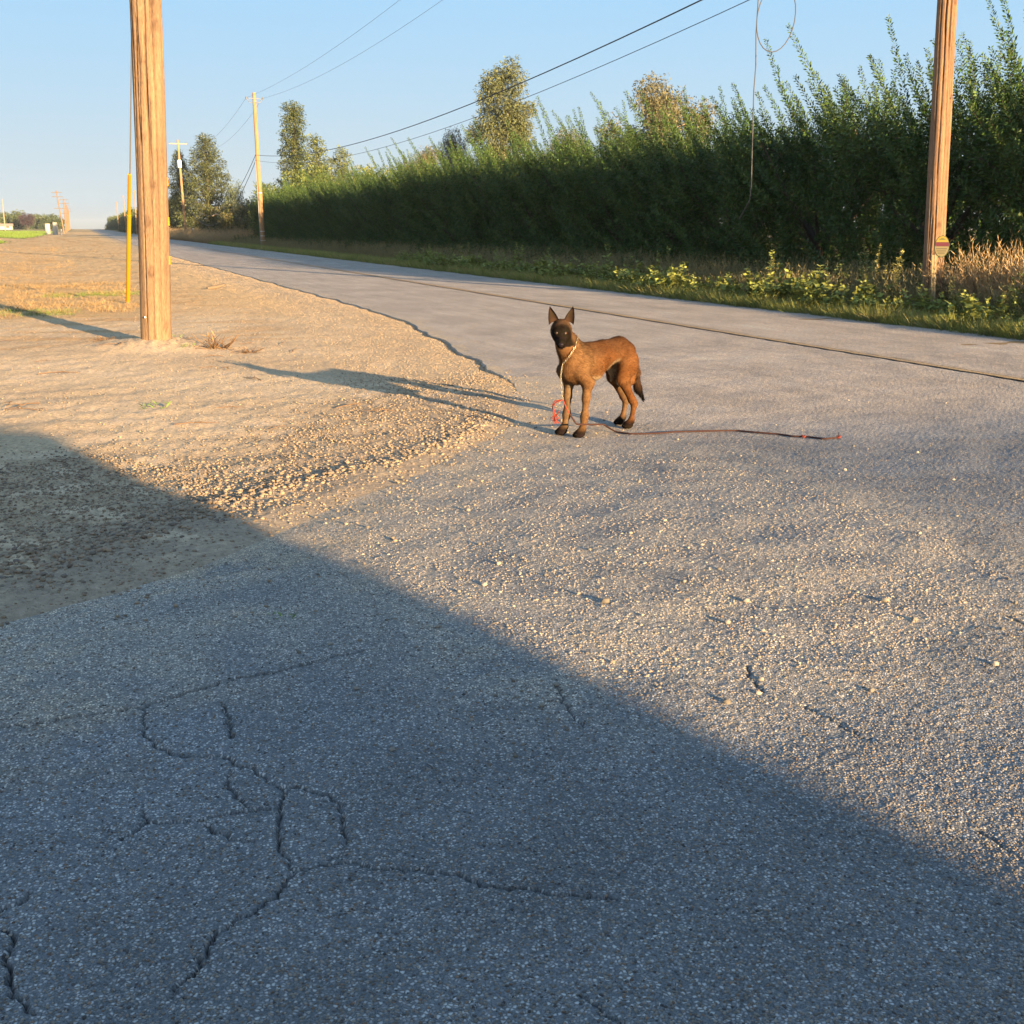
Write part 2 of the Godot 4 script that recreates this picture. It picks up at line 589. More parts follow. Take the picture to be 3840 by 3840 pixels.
	for ck in CRACKS.size():
		var path: Array = CRACKS[ck]
		var depth: float = 0.007 + 0.85 * CRACK_WIDTH[ck]
		# a fine wandering path
		var pts := PackedVector2Array()
		for sgm in path.size() / 2 - 1:
			var pa := Vector2(path[sgm * 2], path[sgm * 2 + 1])
			var pb := Vector2(path[sgm * 2 + 2], path[sgm * 2 + 3])
			var n := maxi(2, int(pa.distance_to(pb) / 0.0022))
			for e in n:
				var p := pa.lerp(pb, float(e) / n)
				p += Vector2(nz.get_noise_2d(p.x * 110.0, p.y * 110.0), nz.get_noise_2d(p.x * 110.0 + 70.0, p.y * 110.0)) * 0.007
				p += Vector2(nz.get_noise_2d(p.x * 420.0, p.y * 420.0), nz.get_noise_2d(p.x * 420.0 + 70.0, p.y * 420.0)) * 0.003
				pts.append(p)
		var total := pts.size()
		for e in total:
			# the nearest corner of the asphalt skin is drawn onto the path and sunk
			var p := pts[e]
			var r: int = row_of.call(p.y)
			if absf(zs[r + 1] - p.y) < absf(zs[r] - p.y):
				r += 1
			var k0 := r * (cols + 1)
			var x0 := V[k0 + left + 1].x
			var x1 := V[k0 + left + core].x
			var q := left + 1 + roundi((p.x - x0) / (x1 - x0) * (core - 1))
			if q <= left + 1 or q >= left + core - 1:
				continue
			var k := k0 + q
			var ends := minf(1.0, 8.0 * minf(e, total - e) / total)
			var hollow := depth * (0.45 + 0.55 * ends) * (0.85 + 0.5 * nz.get_noise_2d(p.x * 40.0, p.y * 40.0))
			var floor_y := land(p.y) - maxf(hollow, 0.004)
			if V[k].y > floor_y:
				V[k] = Vector3(lerpf(V[k].x, p.x, 0.8), floor_y, lerpf(V[k].z, p.y, 0.8))
				C[k] = lin(0.26, 0.25, 0.24)      # bare binder and soil in the groove
	var idx := PackedInt32Array()
	idx.resize((rows - 1) * cols * 6)
	var w2 := 0
	for r in rows - 1:
		for q in cols:
			var a := r * (cols + 1) + q
			var b := a + cols + 1
			idx[w2] = a; idx[w2 + 1] = b; idx[w2 + 2] = a + 1
			idx[w2 + 3] = a + 1; idx[w2 + 4] = b; idx[w2 + 5] = b + 1
			w2 += 6
	structure("road", grid_mesh(V, C, U, idx, rows, cols + 1, asphalt_material()))

func grid_mesh(V: PackedVector3Array, C: PackedColorArray, U: PackedVector2Array, idx: PackedInt32Array, rows: int, cols: int, m: Material) -> ArrayMesh:
	var N := PackedVector3Array()
	N.resize(V.size())
	for r in rows:
		var ra := maxi(r - 1, 0) * cols
		var rb := mini(r + 1, rows - 1) * cols
		for q in cols:
			var du := V[r * cols + mini(q + 1, cols - 1)] - V[r * cols + maxi(q - 1, 0)]
			var dv := V[rb + q] - V[ra + q]
			var nn := du.cross(dv)
			if nn.y < 0.0:
				nn = -nn
			N[r * cols + q] = nn.normalized() if nn.length_squared() > 1e-16 else Vector3.UP
	var arr := []
	arr.resize(Mesh.ARRAY_MAX)
	arr[Mesh.ARRAY_VERTEX] = V
	arr[Mesh.ARRAY_NORMAL] = N
	arr[Mesh.ARRAY_COLOR] = C
	arr[Mesh.ARRAY_TEX_UV] = U
	arr[Mesh.ARRAY_INDEX] = idx
	var am := ArrayMesh.new()
	am.add_surface_from_arrays(Mesh.PRIMITIVE_TRIANGLES, arr)
	am.surface_set_material(0, m)
	return am

func dirt_color(x: float, z: float) -> Color:
	var big := nz.get_noise_2d(x * 1.8 + 40.0, z * 1.8)
	var mid := nz.get_noise_2d(x * 9.0, z * 9.0 + 300.0)
	var sml := nz.get_noise_2d(x * 46.0, z * 46.0)
	var t := lin(0.76, 0.575, 0.365)
	if x > 6.0:
		t = mixc(lin(0.22, 0.17, 0.11), lin(0.30, 0.22, 0.13), 0.5 + mid)
		if z < -105.0:
			t = lin(0.42, 0.31, 0.18)
		return t
	t = mixc(t, lin(0.52, 0.375, 0.235), clampf(0.30 + 0.55 * big + 0.35 * mid, 0, 1) * 0.62)
	t = mixc(t, lin(0.84, 0.66, 0.46), clampf(-0.1 + 0.7 * mid - 0.4 * big + 0.25 * sml, 0, 1) * 0.75)
	# darker soil under the gravel
	if z > -11.0:
		var p := Vector2(x, z)
		var out := 0.0
		if not (in_poly(p, gravel_a) or in_poly(p, gravel_b)):
			out = minf(poly_dist(p, gravel_a), poly_dist(p, gravel_b))
		t = mixc(t, lin(0.29, 0.215, 0.145), 0.75 * ss(0.5, -0.15, out + 0.45 * mid + 0.3 * sml) * clampf(0.9 + 0.6 * mid, 0, 1))
	var sd := edge_x(z) - x
	if z > -9.5:
		t = mixc(t, lin(0.41, 0.33, 0.245), ss(1.4, 0.3, sd + 0.6 * mid + 0.3 * sml) * 0.8)
	if z < -10.0:
		t = mixc(t, lin(0.50, 0.38, 0.25), ss(1.9, 0.5, sd + 0.8 * mid) * 0.5)
	if z < -17.0:
		t = mixc(t, lin(0.80, 0.535, 0.265), 0.75 * ss(-17.0, -24.0, z) * ss(0.4, 1.6, edge_x(z) - x))
	if z < -15.0:   # straw and stubble on the shoulder
		var s := nz.get_noise_2d(x * 2.0 + 5.0, z * 7.0)
		t = mixc(t, lin(0.58, 0.33, 0.13), clampf(s * 1.6, 0, 1) * 0.55 * ss(3.6, 1.6, x))
		if x < 1.2 and z > -34.0 and z < -20.0:
			t = mixc(t, lin(0.62, 0.40, 0.17), 0.5)
	if x < -4.0 and z < -60.0:
		var g := nz.get_noise_2d(x * 0.25, z * 0.55 + 77.0)
		var field := ss(-7.0, -9.0, x + 1.5 * mid) * ss(-96.0, -104.0, z + 5.0 * mid)
		t = mixc(t, lin(0.13, 0.20, 0.045), field * (0.9 if (z < -190.0 or z > -135.0) else clampf(g * 3.0, 0, 1)))
		t = mixc(t, lin(0.44, 0.36, 0.16), ss(-420.0, -480.0, z))
	if z < -420.0:
		t = mixc(t, lin(0.40, 0.33, 0.20), 0.6)
	return t

func build_ground() -> void:
	var zs := PackedFloat32Array()
	for q in [900.0, 300.0, 60.0, 20.0, 8.0, 2.0, 0.0, -1.2, -2.2]:
		zs.append(q)
	var z := -2.8
	while z > -40.0:
		zs.append(z)
		z *= 1.0085
	while z > -140.0:
		zs.append(z)
		z *= 1.018
	while z > -2600.0:
		zs.append(z)
		z *= 1.06
	var fine := 200
	var outer := 26
	var right := 30
	var cols := outer + fine + right
	var rows := zs.size()
	var V := PackedVector3Array()
	var C := PackedColorArray()
	var U := PackedVector2Array()
	V.resize(rows * cols)
	C.resize(rows * cols)
	U.resize(rows * cols)
	for r in rows:
		var zz := zs[r]
		var xl := edge_x(zz)
		var d := absf(zz)
		var a := minf(-0.7 - d * 0.06, xl - 0.8)
		for q in cols:
			var x: float
			if q < outer:
				x = a - 0.6 * (pow(1.4, outer - q) - 1.0) * 0.5
			elif q < outer + fine:
				x = lerpf(a, xl + 0.7, float(q - outer) / (fine - 1))
			else:
				var t := float(q - outer - fine)
				x = 11.2 + t * 0.35 if t < 16 else 16.45 + pow(1.75, t - 15.0)
			var k := r * cols + q
			V[k] = Vector3(x, dirt_y(x, zz), zz)
			C[k] = dirt_color(x, zz)
			U[k] = Vector2(x, zz) * 1.1
	var idx := PackedInt32Array()
	idx.resize((rows - 1) * (cols - 1) * 6)
	var w := 0
	for r in rows - 1:
		for q in cols - 1:
			var a := r * cols + q
			var b := a + cols
			idx[w] = a; idx[w + 1] = b; idx[w + 2] = a + 1
			idx[w + 3] = a + 1; idx[w + 4] = b; idx[w + 5] = b + 1
			w += 6
	structure("ground", grid_mesh(V, C, U, idx, rows, cols, dirt_material()))

func build_markings() -> void:
	# two worn ochre lines with the bare tar seam between them
	var paint := mat(0.8)
	var im := noise_tex(FastNoiseLite.TYPE_SIMPLEX_SMOOTH, 0.09, 4, 256, 61)
	im.adjust_bcs(1.8, 0.4, 1.0)
	paint.albedo_texture = tex_of(im)
	paint.albedo_color = Color(1, 1, 1)
	for side in [-1, 1]:
		var b := B.new()
		var z := 20.0
		var last := -1
		while z > -700.0:
			var x: float = ROAD_MID + side * 0.07
			var wear := 0.5 + 0.5 * nz.get_noise_2d(3.0 * side, z * 1.2)
			var col := mixc(lin(0.95, 0.62, 0.28), lin(0.80, 0.58, 0.34), wear)
			var half := 0.058 * (1.0 - 0.25 * wear)
			if side > 0:
				half = 0.018 * (1.0 - 0.4 * wear)
				col = lin(0.62, 0.50, 0.36)
			var k := b.vert(Vector3(x - half, land(z) + 0.013, z), Vector3.UP, col, Vector2(0.0, z * 1.5))
			b.vert(Vector3(x + half, land(z) + 0.013, z), Vector3.UP, col, Vector2(0.15, z * 1.5))
			if last >= 0:
				b.i.append_array([last, k, last + 1, last + 1, k, k + 1])
			last = k
			z -= 0.35 if z > -60.0 else 6.0
		structure("road_marking", b.mesh(paint))
	# the tar-filled seam: a strip of bitumen
	var t := B.new()
	var z2 := 20.0
	var prev := -1
	while z2 > -400.0:
		var half := 0.008 + 0.003 * nz.get_noise_2d(z2 * 4.0, 8.0)
		var x := ROAD_MID + 0.012 * nz.get_noise_2d(z2 * 2.0, 3.0)
		var k := t.vert(Vector3(x - half, land(z2) + 0.010, z2), Vector3.UP, lin(0.085, 0.076, 0.068), Vector2(0, z2))
		t.vert(Vector3(x + half, land(z2) + 0.010, z2), Vector3.UP, lin(0.085, 0.076, 0.068), Vector2(1, z2))
		if prev >= 0:
			t.i.append_array([prev, k, prev + 1, prev + 1, k, k + 1])
		prev = k
		z2 -= 0.3 if z2 > -60.0 else 5.0
	structure("road_seam", t.mesh(mat(0.75)))

func stone_mesh(sd: int, m: Material, flat: float) -> ArrayMesh:
	# a lumpy pebble: icosahedron pushed about
	var g := (1.0 + sqrt(5.0)) / 2.0
	var p := [Vector3(-1, g, 0), Vector3(1, g, 0), Vector3(-1, -g, 0), Vector3(1, -g, 0), Vector3(0, -1, g), Vector3(0, 1, g), Vector3(0, -1, -g), Vector3(0, 1, -g), Vector3(g, 0, -1), Vector3(g, 0, 1), Vector3(-g, 0, -1), Vector3(-g, 0, 1)]
	var f := [[0, 11, 5], [0, 5, 1], [0, 1, 7], [0, 7, 10], [0, 10, 11], [1, 5, 9], [5, 11, 4], [11, 10, 2], [10, 7, 6], [7, 1, 8], [3, 9, 4], [3, 4, 2], [3, 2, 6], [3, 6, 8], [3, 8, 9], [4, 9, 5], [2, 4, 11], [6, 2, 10], [8, 6, 7], [9, 8, 1]]
	var r := RandomNumberGenerator.new()
	r.seed = sd
	for k in 12:
		var q: Vector3 = p[k].normalized() * (0.5 * r.randf_range(0.72, 1.15))
		q.y *= flat
		q.x *= r.randf_range(0.95, 1.3)
		p[k] = q
	var b := B.new()
	for t in f:
		var nn: Vector3 = (p[t[2]] - p[t[0]]).cross(p[t[1]] - p[t[0]]).normalized()
		if nn.dot(p[t[0]]) < 0: nn = -nn
		for e in 3:
			var q: Vector3 = p[t[e]]
			b.vert(q, (nn * 0.6 + q.normalized() * 0.5).normalized(), Color.WHITE)
		var k := b.v.size()
		b.i.append_array([k - 3, k - 2, k - 1])
	return b.mesh(m)

func stone_place(x: float, y: float, z: float, size: float) -> Transform3D:
	var bs := Basis.from_euler(Vector3(rf(-0.3, 0.3), rf(0, TAU), rf(-0.3, 0.3))).scaled(Vector3.ONE * size)
	return Transform3D(bs, Vector3(x, y, z))

func stone_tint(warm: float) -> Color:
	var v := rf(0.19, 0.43)
	var k := rng.randf()
	if k < 0.12:
		return lin(v * 0.45, v * 0.42, v * 0.40)
	if k < 0.2:
		return lin(v * 0.95, v * 0.66, v * 0.46)
	return mixc(lin(v, v * 0.90, v * 0.78), lin(v, v * 0.78, v * 0.54), warm)

func build_stones() -> void:
	var m := mat(0.9)
	var shapes := []
	for k in 3:
		shapes.append(stone_mesh(100 + k, m, [0.62, 0.75, 0.5][k]))
	# gravel thrown up along the edge of the driveway
	var where := [[], [], []]
	var tints := [[], [], []]
	for pass_ in 2:
		var poly: PackedVector2Array = gravel_a if pass_ == 0 else gravel_b
		var lo := Vector2(1e9, 1e9)
		var hi := Vector2(-1e9, -1e9)
		for q in poly:
			lo = lo.min(q)
			hi = hi.max(q)
		for k in (42000 if pass_ == 0 else 30000):
			var p := Vector2(rf(lo.x - 0.5, hi.x + 0.5), rf(lo.y - 0.5, hi.y + 0.5))
			var inside := in_poly(p, poly)
			if not inside and rng.randf() > 0.55 * exp(-poly_dist(p, poly) * 3.0):
				continue
			if pass_ == 0 and rng.randf() > 0.9:
				continue
			var s := 0.006 + 0.017 * pow(rng.randf(), 3.0)
			var near_ridge := exp(-pow(poly_dist(p, ridge) / 0.22, 2.0))
			s *= 1.0 + 0.6 * near_ridge
			var y := maxf(dirt_y(p.x, p.y), road_y(p.x, p.y) if p.x > edge_x(p.y) else -9.0)
			var w := rng.randi() % 3
			where[w].append(stone_place(p.x, y + s * 0.12, p.y, s))
			var gt := stone_tint(0.95)
			tints[w].append(mixc(Color(gt.r * 0.82, gt.g * 0.80, gt.b * 0.78), lin(0.24, 0.18, 0.12), 0.4))
	var gr := thing("gravel_bank", "bank of loose tan gravel pushed up between bare dirt and driveway", "gravel")
	gr.set_meta("kind", "stuff")
	for w in 3:
		scatter("stones", shapes[w], where[w], tints[w], gr)
	# shoulder gravel along the broken road edge
	where = [[], [], []]
	tints = [[], [], []]
	for k in 42000:
		var z := -10.0 * pow(7.0, rng.randf())
		var sd := rf(0.0, 1.0)
		sd = 0.02 + 1.6 * pow(sd, 1.6)
		if rng.randf() < 0.12:
			sd = rf(0.0, 3.4)
		var x := edge_x(z) - sd
		var s := (0.005 + 0.009 * pow(rng.randf(), 3.0)) * (1.0 + 0.02 * -z)
		var w := rng.randi() % 3
		where[w].append(stone_place(x, dirt_y(x, z) + s * 0.12, z, s))
		var gt := stone_tint(1.0)
		tints[w].append(mixc(gt, lin(0.30, 0.22, 0.14), 0.5))
	var sh := thing("shoulder_gravel", "band of small gravel on the dirt beside the broken road edge", "gravel")
	sh.set_meta("kind", "stuff")
	for w in 3:
		scatter("stones", shapes[w], where[w], tints[w], sh)
	# crumbs of soil and grit all over the bare dirt
	where = [[], [], []]
	tints = [[], [], []]
	for k in 26000:
		var z := -3.6 * pow(7.0, rng.randf())
		var x := edge_x(z) - 5.5 * rng.randf() * (0.4 + 0.06 * -z)
		if nz.get_noise_2d(x * 5.0, z * 5.0 + 60.0) < rf(-0.7, 0.3):
			continue
		var s := 0.004 + 0.009 * pow(rng.randf(), 3.0) * (1.0 + 0.05 * -z)
		var w := rng.randi() % 3
		where[w].append(stone_place(x, dirt_y(x, z) + s * 0.1, z, s))
		tints[w].append(jit(lin(0.27, 0.20, 0.13), 0.35))
	var cl := thing("soil_crumbs", "crumbs of dry soil and grit strewn over the bare dirt", "soil")
	cl.set_meta("kind", "stuff")
	for w in 3:
		scatter("crumbs", shapes[w], where[w], tints[w], cl)
	# chips standing proud of the driveway asphalt
	where = [[], [], []]
	tints = [[], [], []]
	var cut := {}
	for path in CRACKS:
		for q in path.size() / 2 - 1:
			var pa := Vector2(path[q * 2], path[q * 2 + 1])
			var pb := Vector2(path[q * 2 + 2], path[q * 2 + 3])
			for e in 40:
				var p := pa.lerp(pb, e / 39.0)
				cut[Vector2i(roundi(p.x * 70.0), roundi(p.y * 70.0))] = true
	for k in 190000:
		var z := -1.15 * pow(8.0, rng.randf())
		var d := -z
		var x := rf(-0.9 - d * 0.25, 1.7 + d * 1.25)
		if x < edge_x(z) + 0.05 or x > 8.0:
			continue
		if cut.has(Vector2i(roundi(x * 70.0), roundi(z * 70.0))):
			continue
		var p := Vector2(x, z)
		var st := in_poly(p, stony)
		var patch := nz.get_noise_2d(x * 9.0, z * 9.0 + 700.0)
		var s := 0.0035 + 0.0045 * rng.randf()
		var dusty := 0.2
		if st or (z < -2.4 and z > -7.0 and x > 0.8 and x < 4.2 and rng.randf() < 0.35):
			s *= 1.15 + (0.8 if rng.randf() < 0.06 else 0.0)
			dusty = 0.55
			if patch < -0.25 and rng.randf() < 0.5:
				continue
		elif d > 6.0 and rng.randf() < 0.5:
			continue
		var w := rng.randi() % 3
		var c := stone_tint(dusty)
		if not st:
			c = Color(c.r * 0.6, c.g * 0.6, c.b * 0.6)
		else:
			c = Color(c.r * 0.95, c.g * 0.95, c.b * 0.95)
		where[w].append(stone_place(x, road_y2(x, z) + s * 0.04, z, s))
		tints[w].append(c)
	var ch := thing("asphalt_chips", "worn stone chips standing out of the dusty driveway asphalt", "stone chips")
	ch.set_meta("kind", "stuff")
	for w in 3:
		scatter("chips", shapes[w], where[w], tints[w], ch)
	# single stones one can point at
	var spots := [[0.6, -2.9, 0.02], [0.95, -3.3, 0.022], [1.55, -3.35, 0.03], [1.38, -3.95, 0.024], [2.0, -3.2, 0.028], [2.45, -3.05, 0.03]]
	for k in 150:
		var z := -2.3 * pow(3.6, rng.randf())
		var x := rf(0.4, 0.9 + 0.75 * -z)
		if x < edge_x(z) + 0.1:
			continue
		spots.append([x, z, 0.011 + 0.014 * pow(rng.randf(), 2.5)])
	var st_mats := []
	for q in 5:
		var sm := mat(0.9, srgb(0.30 - 0.04 * q, 0.265 - 0.036 * q, 0.215 - 0.03 * q), false)
		st_mats.append(sm)
	var ready := []
	for q in 10:
		ready.append(stone_mesh(300 + q, st_mats[q % 5], rf(0.5, 0.85)))
	for sp in spots:
		var o := put("loose_stone", ready[rng.randi() % 10])
		var s: float = sp[2]
		o.transform = stone_place(sp[0], road_y2(sp[0], sp[1]) + s * 0.2, sp[1], s)
		tag(o, "small pale stone lying loose on the driveway asphalt", "stone", "loose stones on the driveway")

func road_y2(x: float, z: float) -> float:
	return land(z) + 0.004 * nz.get_noise_2d(x * 10.0, z * 10.0) + 0.0011 * nz.get_noise_2d(x * 90.0, z * 90.0)

# ---------------------------------------------------------------- plants
func leaf_mat(light := 0.5) -> StandardMaterial3D:
	var m := mat(0.55)
	m.metallic_specular = 0.35
	m.backlight_enabled = true
	m.backlight = Color(light, light, light * 0.6)
	return m

func rand_dir() -> Vector3:
	var y := rf(-1, 1)
	var a := rf(0, TAU)
	var r := sqrt(1.0 - y * y)
	return Vector3(r * cos(a), y, r * sin(a))

func add_leaf(b: B, p: Vector3, dir: Vector3, len: float, wid: float, col: Color) -> void:
	var nn := rand_dir()
	nn.y = absf(nn.y) + 0.3
	var side := dir.cross(nn)
	if side.length() < 0.01:
		side = dir.cross(Vector3.RIGHT)
	side = side.normalized()
	nn = side.cross(dir).normalized()
	if nn.y < 0: nn = -nn
	b.leaf(p, dir, side, nn, len, wid, col)

func shoot(leaves: B, wood: B, from: Vector3, dir: Vector3, len: float, gap: float, leaf_len: float, col: Color, bend: Vector3) -> void:
	var p := from
	var d := dir.normalized()
	var n := int(len / gap)
	var pts := [p]
	for k in n:
		var t := float(k) / n
		d = (d + bend * gap * 0.9).normalized()
		p += d * gap
		if k % 20 == 19:
			pts.append(p)
		var a := k * 2.4 + rf(-0.4, 0.4)
		var side := d.cross(Vector3.UP if absf(d.y) < 0.9 else Vector3.RIGHT).normalized()
		var out := side * cos(a) + d.cross(side) * sin(a)
		var size := leaf_len * rf(0.65, 1.2) * (1.0 - 0.35 * t * t)
		add_leaf(leaves, p + out * rf(0.0, 0.02 + 0.07 * (1.0 - t)), (out + d * rf(0.3, 1.0)).normalized(), size, size * 0.46, jit(col, 0.35))
	pts.append(p)
	if pts.size() > 1:
		wood.tube(pts, [0.008, 0.002], 3, lin(0.10, 0.07, 0.045), false)

func orchard_tree(sd: int, lm: Material, wm: Material) -> Array:
	rng.seed = sd
	var leaves := B.new()
	var wood := B.new()
	var bark := lin(0.075, 0.06, 0.05)
	wood.tube([Vector3(0, -0.1, 0), Vector3(0.03, 0.4, 0.02), Vector3(0.0, 0.85, 0.0)], [0.13, 0.10, 0.10], 8, bark)
	var green := lin(0.042, 0.082, 0.020)
	var fresh := lin(0.062, 0.105, 0.024)
	# scaffold limbs in a vase
	var ends := []
	for k in 9:
		var a := TAU * k / 9.0 + rf(-0.3, 0.3)
		var o := Vector3(cos(a), 0, sin(a))
		var l := rf(1.5, 2.1)
		var p1 := Vector3(0, 0.8, 0) + o * l * 0.45 + Vector3(0, rf(0.6, 0.9), 0)
		var p2 := Vector3(0, 0.8, 0) + o * l + Vector3(0, rf(1.5, 2.4), 0)
		wood.tube([Vector3(0, 0.75, 0), p1, p2], [0.06, 0.04, 0.02], 5, bark, false)
		ends.append([p1, p2])
	# leafy side branches filling the body, from ankle height up, all reaching up and out
	for k in 300:
		var a := rf(0, TAU)
		var rr := pow(rng.randf(), 0.45) * 1.95
		var q := Vector3(cos(a) * rr, rf(0.15, 3.1), sin(a) * rr)
		var out := Vector3(q.x, 0, q.z).normalized()
		var d := (out * rf(0.3, 0.9) + Vector3(-0.25, rf(0.25, 1.0), -0.12) + rand_dir() * 0.3).normalized()
		shoot(leaves, wood, q, d, rf(0.6, 1.2), 0.0105, 0.105, green if rng.randf() < 0.6 else fresh, Vector3(-0.05, 0.3, 0))
	# long upright whips: leafy columns that lean out over the road
	for k in 120:
		var a := rf(0, TAU)
		var rr := sqrt(rng.randf()) * 1.95
		var q := Vector3(cos(a) * rr, rf(1.5, 3.0), sin(a) * rr)
		var out := Vector3(q.x, 0, q.z).normalized()
		var d := (out * rf(0.0, 0.4) + Vector3(-0.42, 1.0, -0.20) + rand_dir() * 0.18).normalized()
		var l := rf(0.9, 1.6)
		if k % 4 == 0:
			l = rf(1.7, 2.6)
		shoot(leaves, wood, q, d, l, 0.0092, 0.10, green if rng.randf() < 0.5 else fresh, Vector3(-0.06, 0.10, 0.0))
	leaves.sure = true
	return [leaves.mesh(lm), wood.mesh(wm)]

func blob_tree(sd: int, blobs: Array, leaf_len: float, count: int, dark: Color, light: Color, lm: Material, wm: Material, trunk: Array, trunk_r: Array, droop := 0.0, bark := Color(0.12, 0.10, 0.08)) -> Array:
	# blobs: [centre, radii]; each is filled with little sprays of leaves, thinner in the middle
	rng.seed = sd
	var leaves := B.new()
	var wood := B.new()
	wood.tube(trunk, trunk_r, 7, bark)
	var total := 0.0
	for q in blobs:
		var r: Vector3 = q[1]
		total += pow(r.x * r.y * r.z, 0.667)
	for q in blobs:
		var c: Vector3 = q[0]
		var r: Vector3 = q[1]
		var n := int(count * pow(r.x * r.y * r.z, 0.667) / total / 9.0)
		var near := 0
		var best := 1e9
		for k in trunk.size():
			var dd: float = (trunk[k] - c).length()
			if dd < best and trunk[k].y <= c.y + 0.3:
				best = dd
				near = k
		wood.tube([trunk[near], (trunk[near] as Vector3).lerp(c, 0.55) + Vector3(0, -0.1 * r.y, 0), c], [trunk_r[near] * 0.45, trunk_r[near] * 0.25, 0.015], 4, bark, false)
		for k in n:
			var d := rand_dir()
			var rad := pow(rng.randf(), 0.42)
			var p := c + Vector3(d.x * r.x, d.y * r.y, d.z * r.z) * rad * rf(0.85, 1.12)
			var tone := mixc(dark, light, clampf(rf(-0.1, 1.05), 0, 1))
			for e in 9:
				var dir := (d * 0.7 + rand_dir() + Vector3(0, -droop * 1.6 + 0.15, 0)).normalized()
				var s := leaf_len * rf(0.6, 1.3)
				add_leaf(leaves, p + rand_dir() * leaf_len * 1.1, dir, s, s * (0.5 - 0.25 * droop), jit(tone, 0.25))
	leaves.sure = true
	return [leaves.mesh(lm), wood.mesh(wm)]

func plant_tree(called: String, label: String, parts: Array, at: Vector3, turn: float, sc: Vector3, group: String, cat := "tree") -> Node3D:
	var t := thing(called, label, cat, at, turn, group)
	t.scale = sc
	put("crown", parts[0], t)
	put("trunk", parts[1], t)
	return t

const ORDER := ["first", "second", "third", "fourth", "fifth", "sixth", "seventh", "eighth", "ninth", "tenth", "eleventh", "twelfth", "thirteenth", "fourteenth", "fifteenth", "sixteenth", "seventeenth", "eighteenth", "nineteenth", "twentieth", "twenty-first", "twenty-second", "twenty-third", "twenty-fourth", "twenty-fifth", "twenty-sixth", "twenty-seventh", "twenty-eighth", "twenty-ninth", "thirtieth"]

func build_orchard() -> void:
	var lm := leaf_mat(0.3)
	var wm := mat(0.9)
	var kinds := []
	for k in 6:
		kinds.append(orchard_tree(900 + k, lm, wm))
	rng.seed = 4
	var z := -12.6
	var k := 0
	while z > -114.0:
		var s := rf(0.95, 1.08)
		var hs := rf(1.03, 1.15)
		if k < 5: hs = [1.0, 1.1, 1.1, 1.08, 1.02][k]
		plant_tree("orchard_tree", "%s dense green orchard tree in the roadside row, counted from the near pole" % ORDER[k], kinds[k % 6], Vector3(17.4 + rf(-0.25, 0.25), 0.05, z), rf(-0.35, 0.35), Vector3(s, hs, s), "orchard trees in the row along the road")
		z -= rf(3.7, 4.3)
		k += 1
	z = -20.5
	k = 2
	while z > -112.0:
		var s := rf(0.95, 1.08)
		plant_tree("orchard_tree", "%s green orchard tree in the rear row behind the roadside trees" % ORDER[k - 2], kinds[(k * 5 + 1) % 6], Vector3(22.3 + rf(-0.3, 0.3), 0.05, z), rf(-0.5, 0.5), Vector3(s, s * 0.86, s), "orchard trees in the row behind")
		z -= rf(4.2, 5.0)
		k += 1

